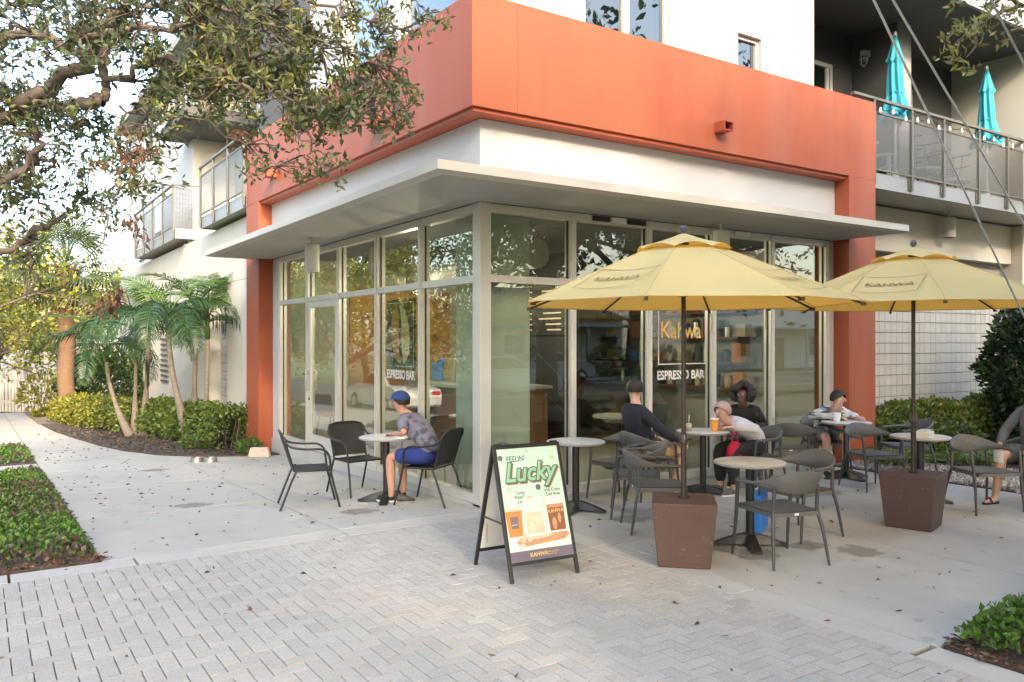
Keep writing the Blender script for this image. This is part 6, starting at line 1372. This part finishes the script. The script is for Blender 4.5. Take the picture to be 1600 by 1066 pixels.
ps = empty('terracotta_post', (-4.55, 28.3, gz(30)), label='short reddish post at the very left edge of the view', cat='post'); m = MB(); m.box(-.16, .16, -.16, .16, 0, 1.3); m.build('shaft', M_orange2, ps, bevel=.01); m = MB(); m.box(-.2, .2, -.2, .2, 1.3, 1.36); m.build('cap', M_white, ps)

# ---------------------------------------------------------------- across the roads: houses and parked cars (seen in the shop windows)
def house(x, y, rz, wcol, label, wid=11, dep=8, h=3.2, porch=True):
    t = empty('bungalow', (x, y, -.1), rz, label=label, cat='house', group='bungalows across the roads'); mw = mat('house_wall', wcol, .8, var=.06, scale=2)
    m = MB(); m.box(-wid/2, wid/2, -dep/2, dep/2, 0, h); m.build('wall', mw, t)
    m = MB(); o = .5; a, b = wid/2+o, dep/2+o; m.add([(-a, -b, h), (a, -b, h), (a, b, h), (-a, b, h), (-a+b, 0, h+2.0), (a-b, 0, h+2.0)], [(0, 1, 5, 4), (1, 2, 5), (2, 3, 4, 5), (3, 0, 4), (3, 2, 1, 0)]); m.build('roof', mat('shingle_roof', (.17, .15, .14), .9, var=.2, scale=9), t)
    for k in range(4):
        x0 = -wid/2+.9+k*(wid-2.6)/3
        if k == 2: m = MB(); m.box(x0, x0+1.0, dep/2+.001, dep/2+.05, 0, 2.1); m.build('door', M_wood, t); continue
        m = MB(); m.box(x0-.08, x0+1.28, dep/2+.001, dep/2+.05, .82, 2.28); f = m.build('window', M_white, t); m = MB()
        for i in range(2):
            for j in range(2): m.box(x0+i*.62, x0+.58+i*.62, dep/2+.051, dep/2+.056, .9+j*.68, 1.54+j*.68)
        m.build('pane', M_dark, f)
    if porch:
        m = MB(); m.box(-wid/2, wid/2, dep/2+.01, dep/2+2.2, 2.7, 2.85); m.build('porch_roof', M_white, t)
        for k in range(4): m = MB(); xx = -wid/2+.2+k*(wid-.4)/3; m.box(xx-.08, xx+.08, dep/2+2.0, dep/2+2.16, 0, 2.7); m.build('porch_post', M_white, t)
house(8, -34, 0, (.50, .26, .24), 'pink bungalow with a white porch across the road'); house(22, -34, 0, (.70, .66, .56), 'cream bungalow with a white porch across the road', 13); house(-8, -35, 0, (.45, .48, .42), 'grey green bungalow across the road behind the viewer'); house(40, -33, 0, (.72, .70, .66), 'white bungalow far along the road', 14, h=5)
house(-24.5, 9, R(-90), (.62, .60, .52), 'pale bungalow across the side street'); house(-24.5, 24, R(-90), (.55, .45, .35), 'tan bungalow across the side street')
def car(x, y, rz, col, label):
    t = empty('parked_car', (x, y, gz(y)-.13), rz, label=label, cat='car', group='cars parked along the roads'); paint = mat('car_paint', col, .25, coat=.8)
    prof = [(-2.2, .35), (-2.25, .62), (-2.15, .88), (-1.75, .98), (-1.35, 1.02), (-.75, 1.42), (.35, 1.46), (1.05, 1.02), (1.9, .90), (2.2, .72), (2.25, .42), (2.1, .28), (-2.1, .26)]
    def wd(z): return .90 if z < .95 else lerp(.86, .64, min((z-.95)/.5, 1))
    m = MB(); n = len(prof); m.add([(x_, s*wd(z_), z_) for s in (-1, 1) for x_, z_ in prof], [tuple(range(n)), tuple(range(n, 2*n))[::-1]] + [(i, i+n, (i+1) % n+n, (i+1) % n) for i in range(n)]); m.build('body', paint, t, bevel=.04)
    for s in (-1, 1):
        m = MB(); pl = [(-1.22, 1.03), (-.72, 1.37), (.32, 1.40), (.92, 1.03)]; m.add([(a, s*(wd(b)+.012), b) for a, b in pl], [(0, 1, 2, 3)]); m.build('side_window', M_dark, t)
        for xx in (-1.35, 1.4):
            m = MB(); m.lathe([(.20, -.11), (.32, -.10), (.335, -.06), (.335, .06), (.32, .10), (.20, .11)], 24, M=Matrix.Translation((xx, s*.80, .33)) @ Matrix.Rotation(R(90), 4, 'X')); w_ = m.build('wheel', M_rubber, t, auto=40)
            m = MB(); m.lathe([(0, -.115), (.19, -.113), (.2, 0), (.19, .113), (0, .115)], 16, M=Matrix.Translation((xx, s*.80, .33)) @ Matrix.Rotation(R(90), 4, 'X')); m.build('rim', M_steel, w_, auto=40)
        m = MB(); m.box(2.14, 2.22, s*.68-.16, s*.68+.16, .62, .76); m.build('headlight', M_sticker, t, bevel=.02); m = MB(); m.box(-2.24, -2.16, s*.68-.16, s*.68+.16, .68, .82); m.build('tail_light', M_red, t, bevel=.02)
    m = MB(); m.add([(-1.40, -.70, 1.05), (-1.40, .70, 1.05), (-.80, .60, 1.41), (-.80, -.60, 1.41)], [(0, 1, 2, 3)]); m.add([(1.06, -.72, 1.06), (.40, -.60, 1.44), (.40, .60, 1.44), (1.06, .72, 1.06)], [(0, 1, 2, 3)]); o = m.build('windscreen', M_dark, t); o.location = (0, 0, .012)
car(9.8, -15.2, 0, (.75, .76, .77), 'white car parked across from the shop windows'); car(17, -22.2, 0, (.35, .37, .40), 'silver car parked on the far side of the road'); car(-8.2, 20, R(90), (.70, .71, .72), 'white car parked along the side street'); car(-14.5, 12, R(90), (.05, .07, .12), 'dark blue car parked across the side street')
for k, (x, y) in enumerate(((15, -25), (19, -25.1), (23, -24.9), (27, -25))):
    blob_plant('garden_shrub', (x, y, 0), (1.2, .7, .8), 1500, .16, [M_fol, M_hedge], ['green garden shrub across the road, nearest the pink house', 'green garden shrub across the road, second from the pink house', 'green garden shrub across the road, third from the pink house', 'green garden shrub across the road, farthest from the pink house'][k])

for k in range(26):
    a = k*.2417; r_ = 75+10*math.sin(k*2.3); x, y = r_*math.cos(a), r_*math.sin(a)
    if k == 0: belt = empty('distant_woods', label='belt of dense trees far beyond the neighbourhood', cat='woods', kind='stuff')
    for q_, m_ in zip(('trunks', 'crowns'), _tm[('oak', 'sunny', 'tall')[k % 3]]):
        o = link(q_, m_, belt, (x, y, -.6)); o.rotation_euler = (0, 0, k*1.3); o.scale = [1.1+.25*math.sin(k*1.7)]*3; o['kind'] = 'stuff'
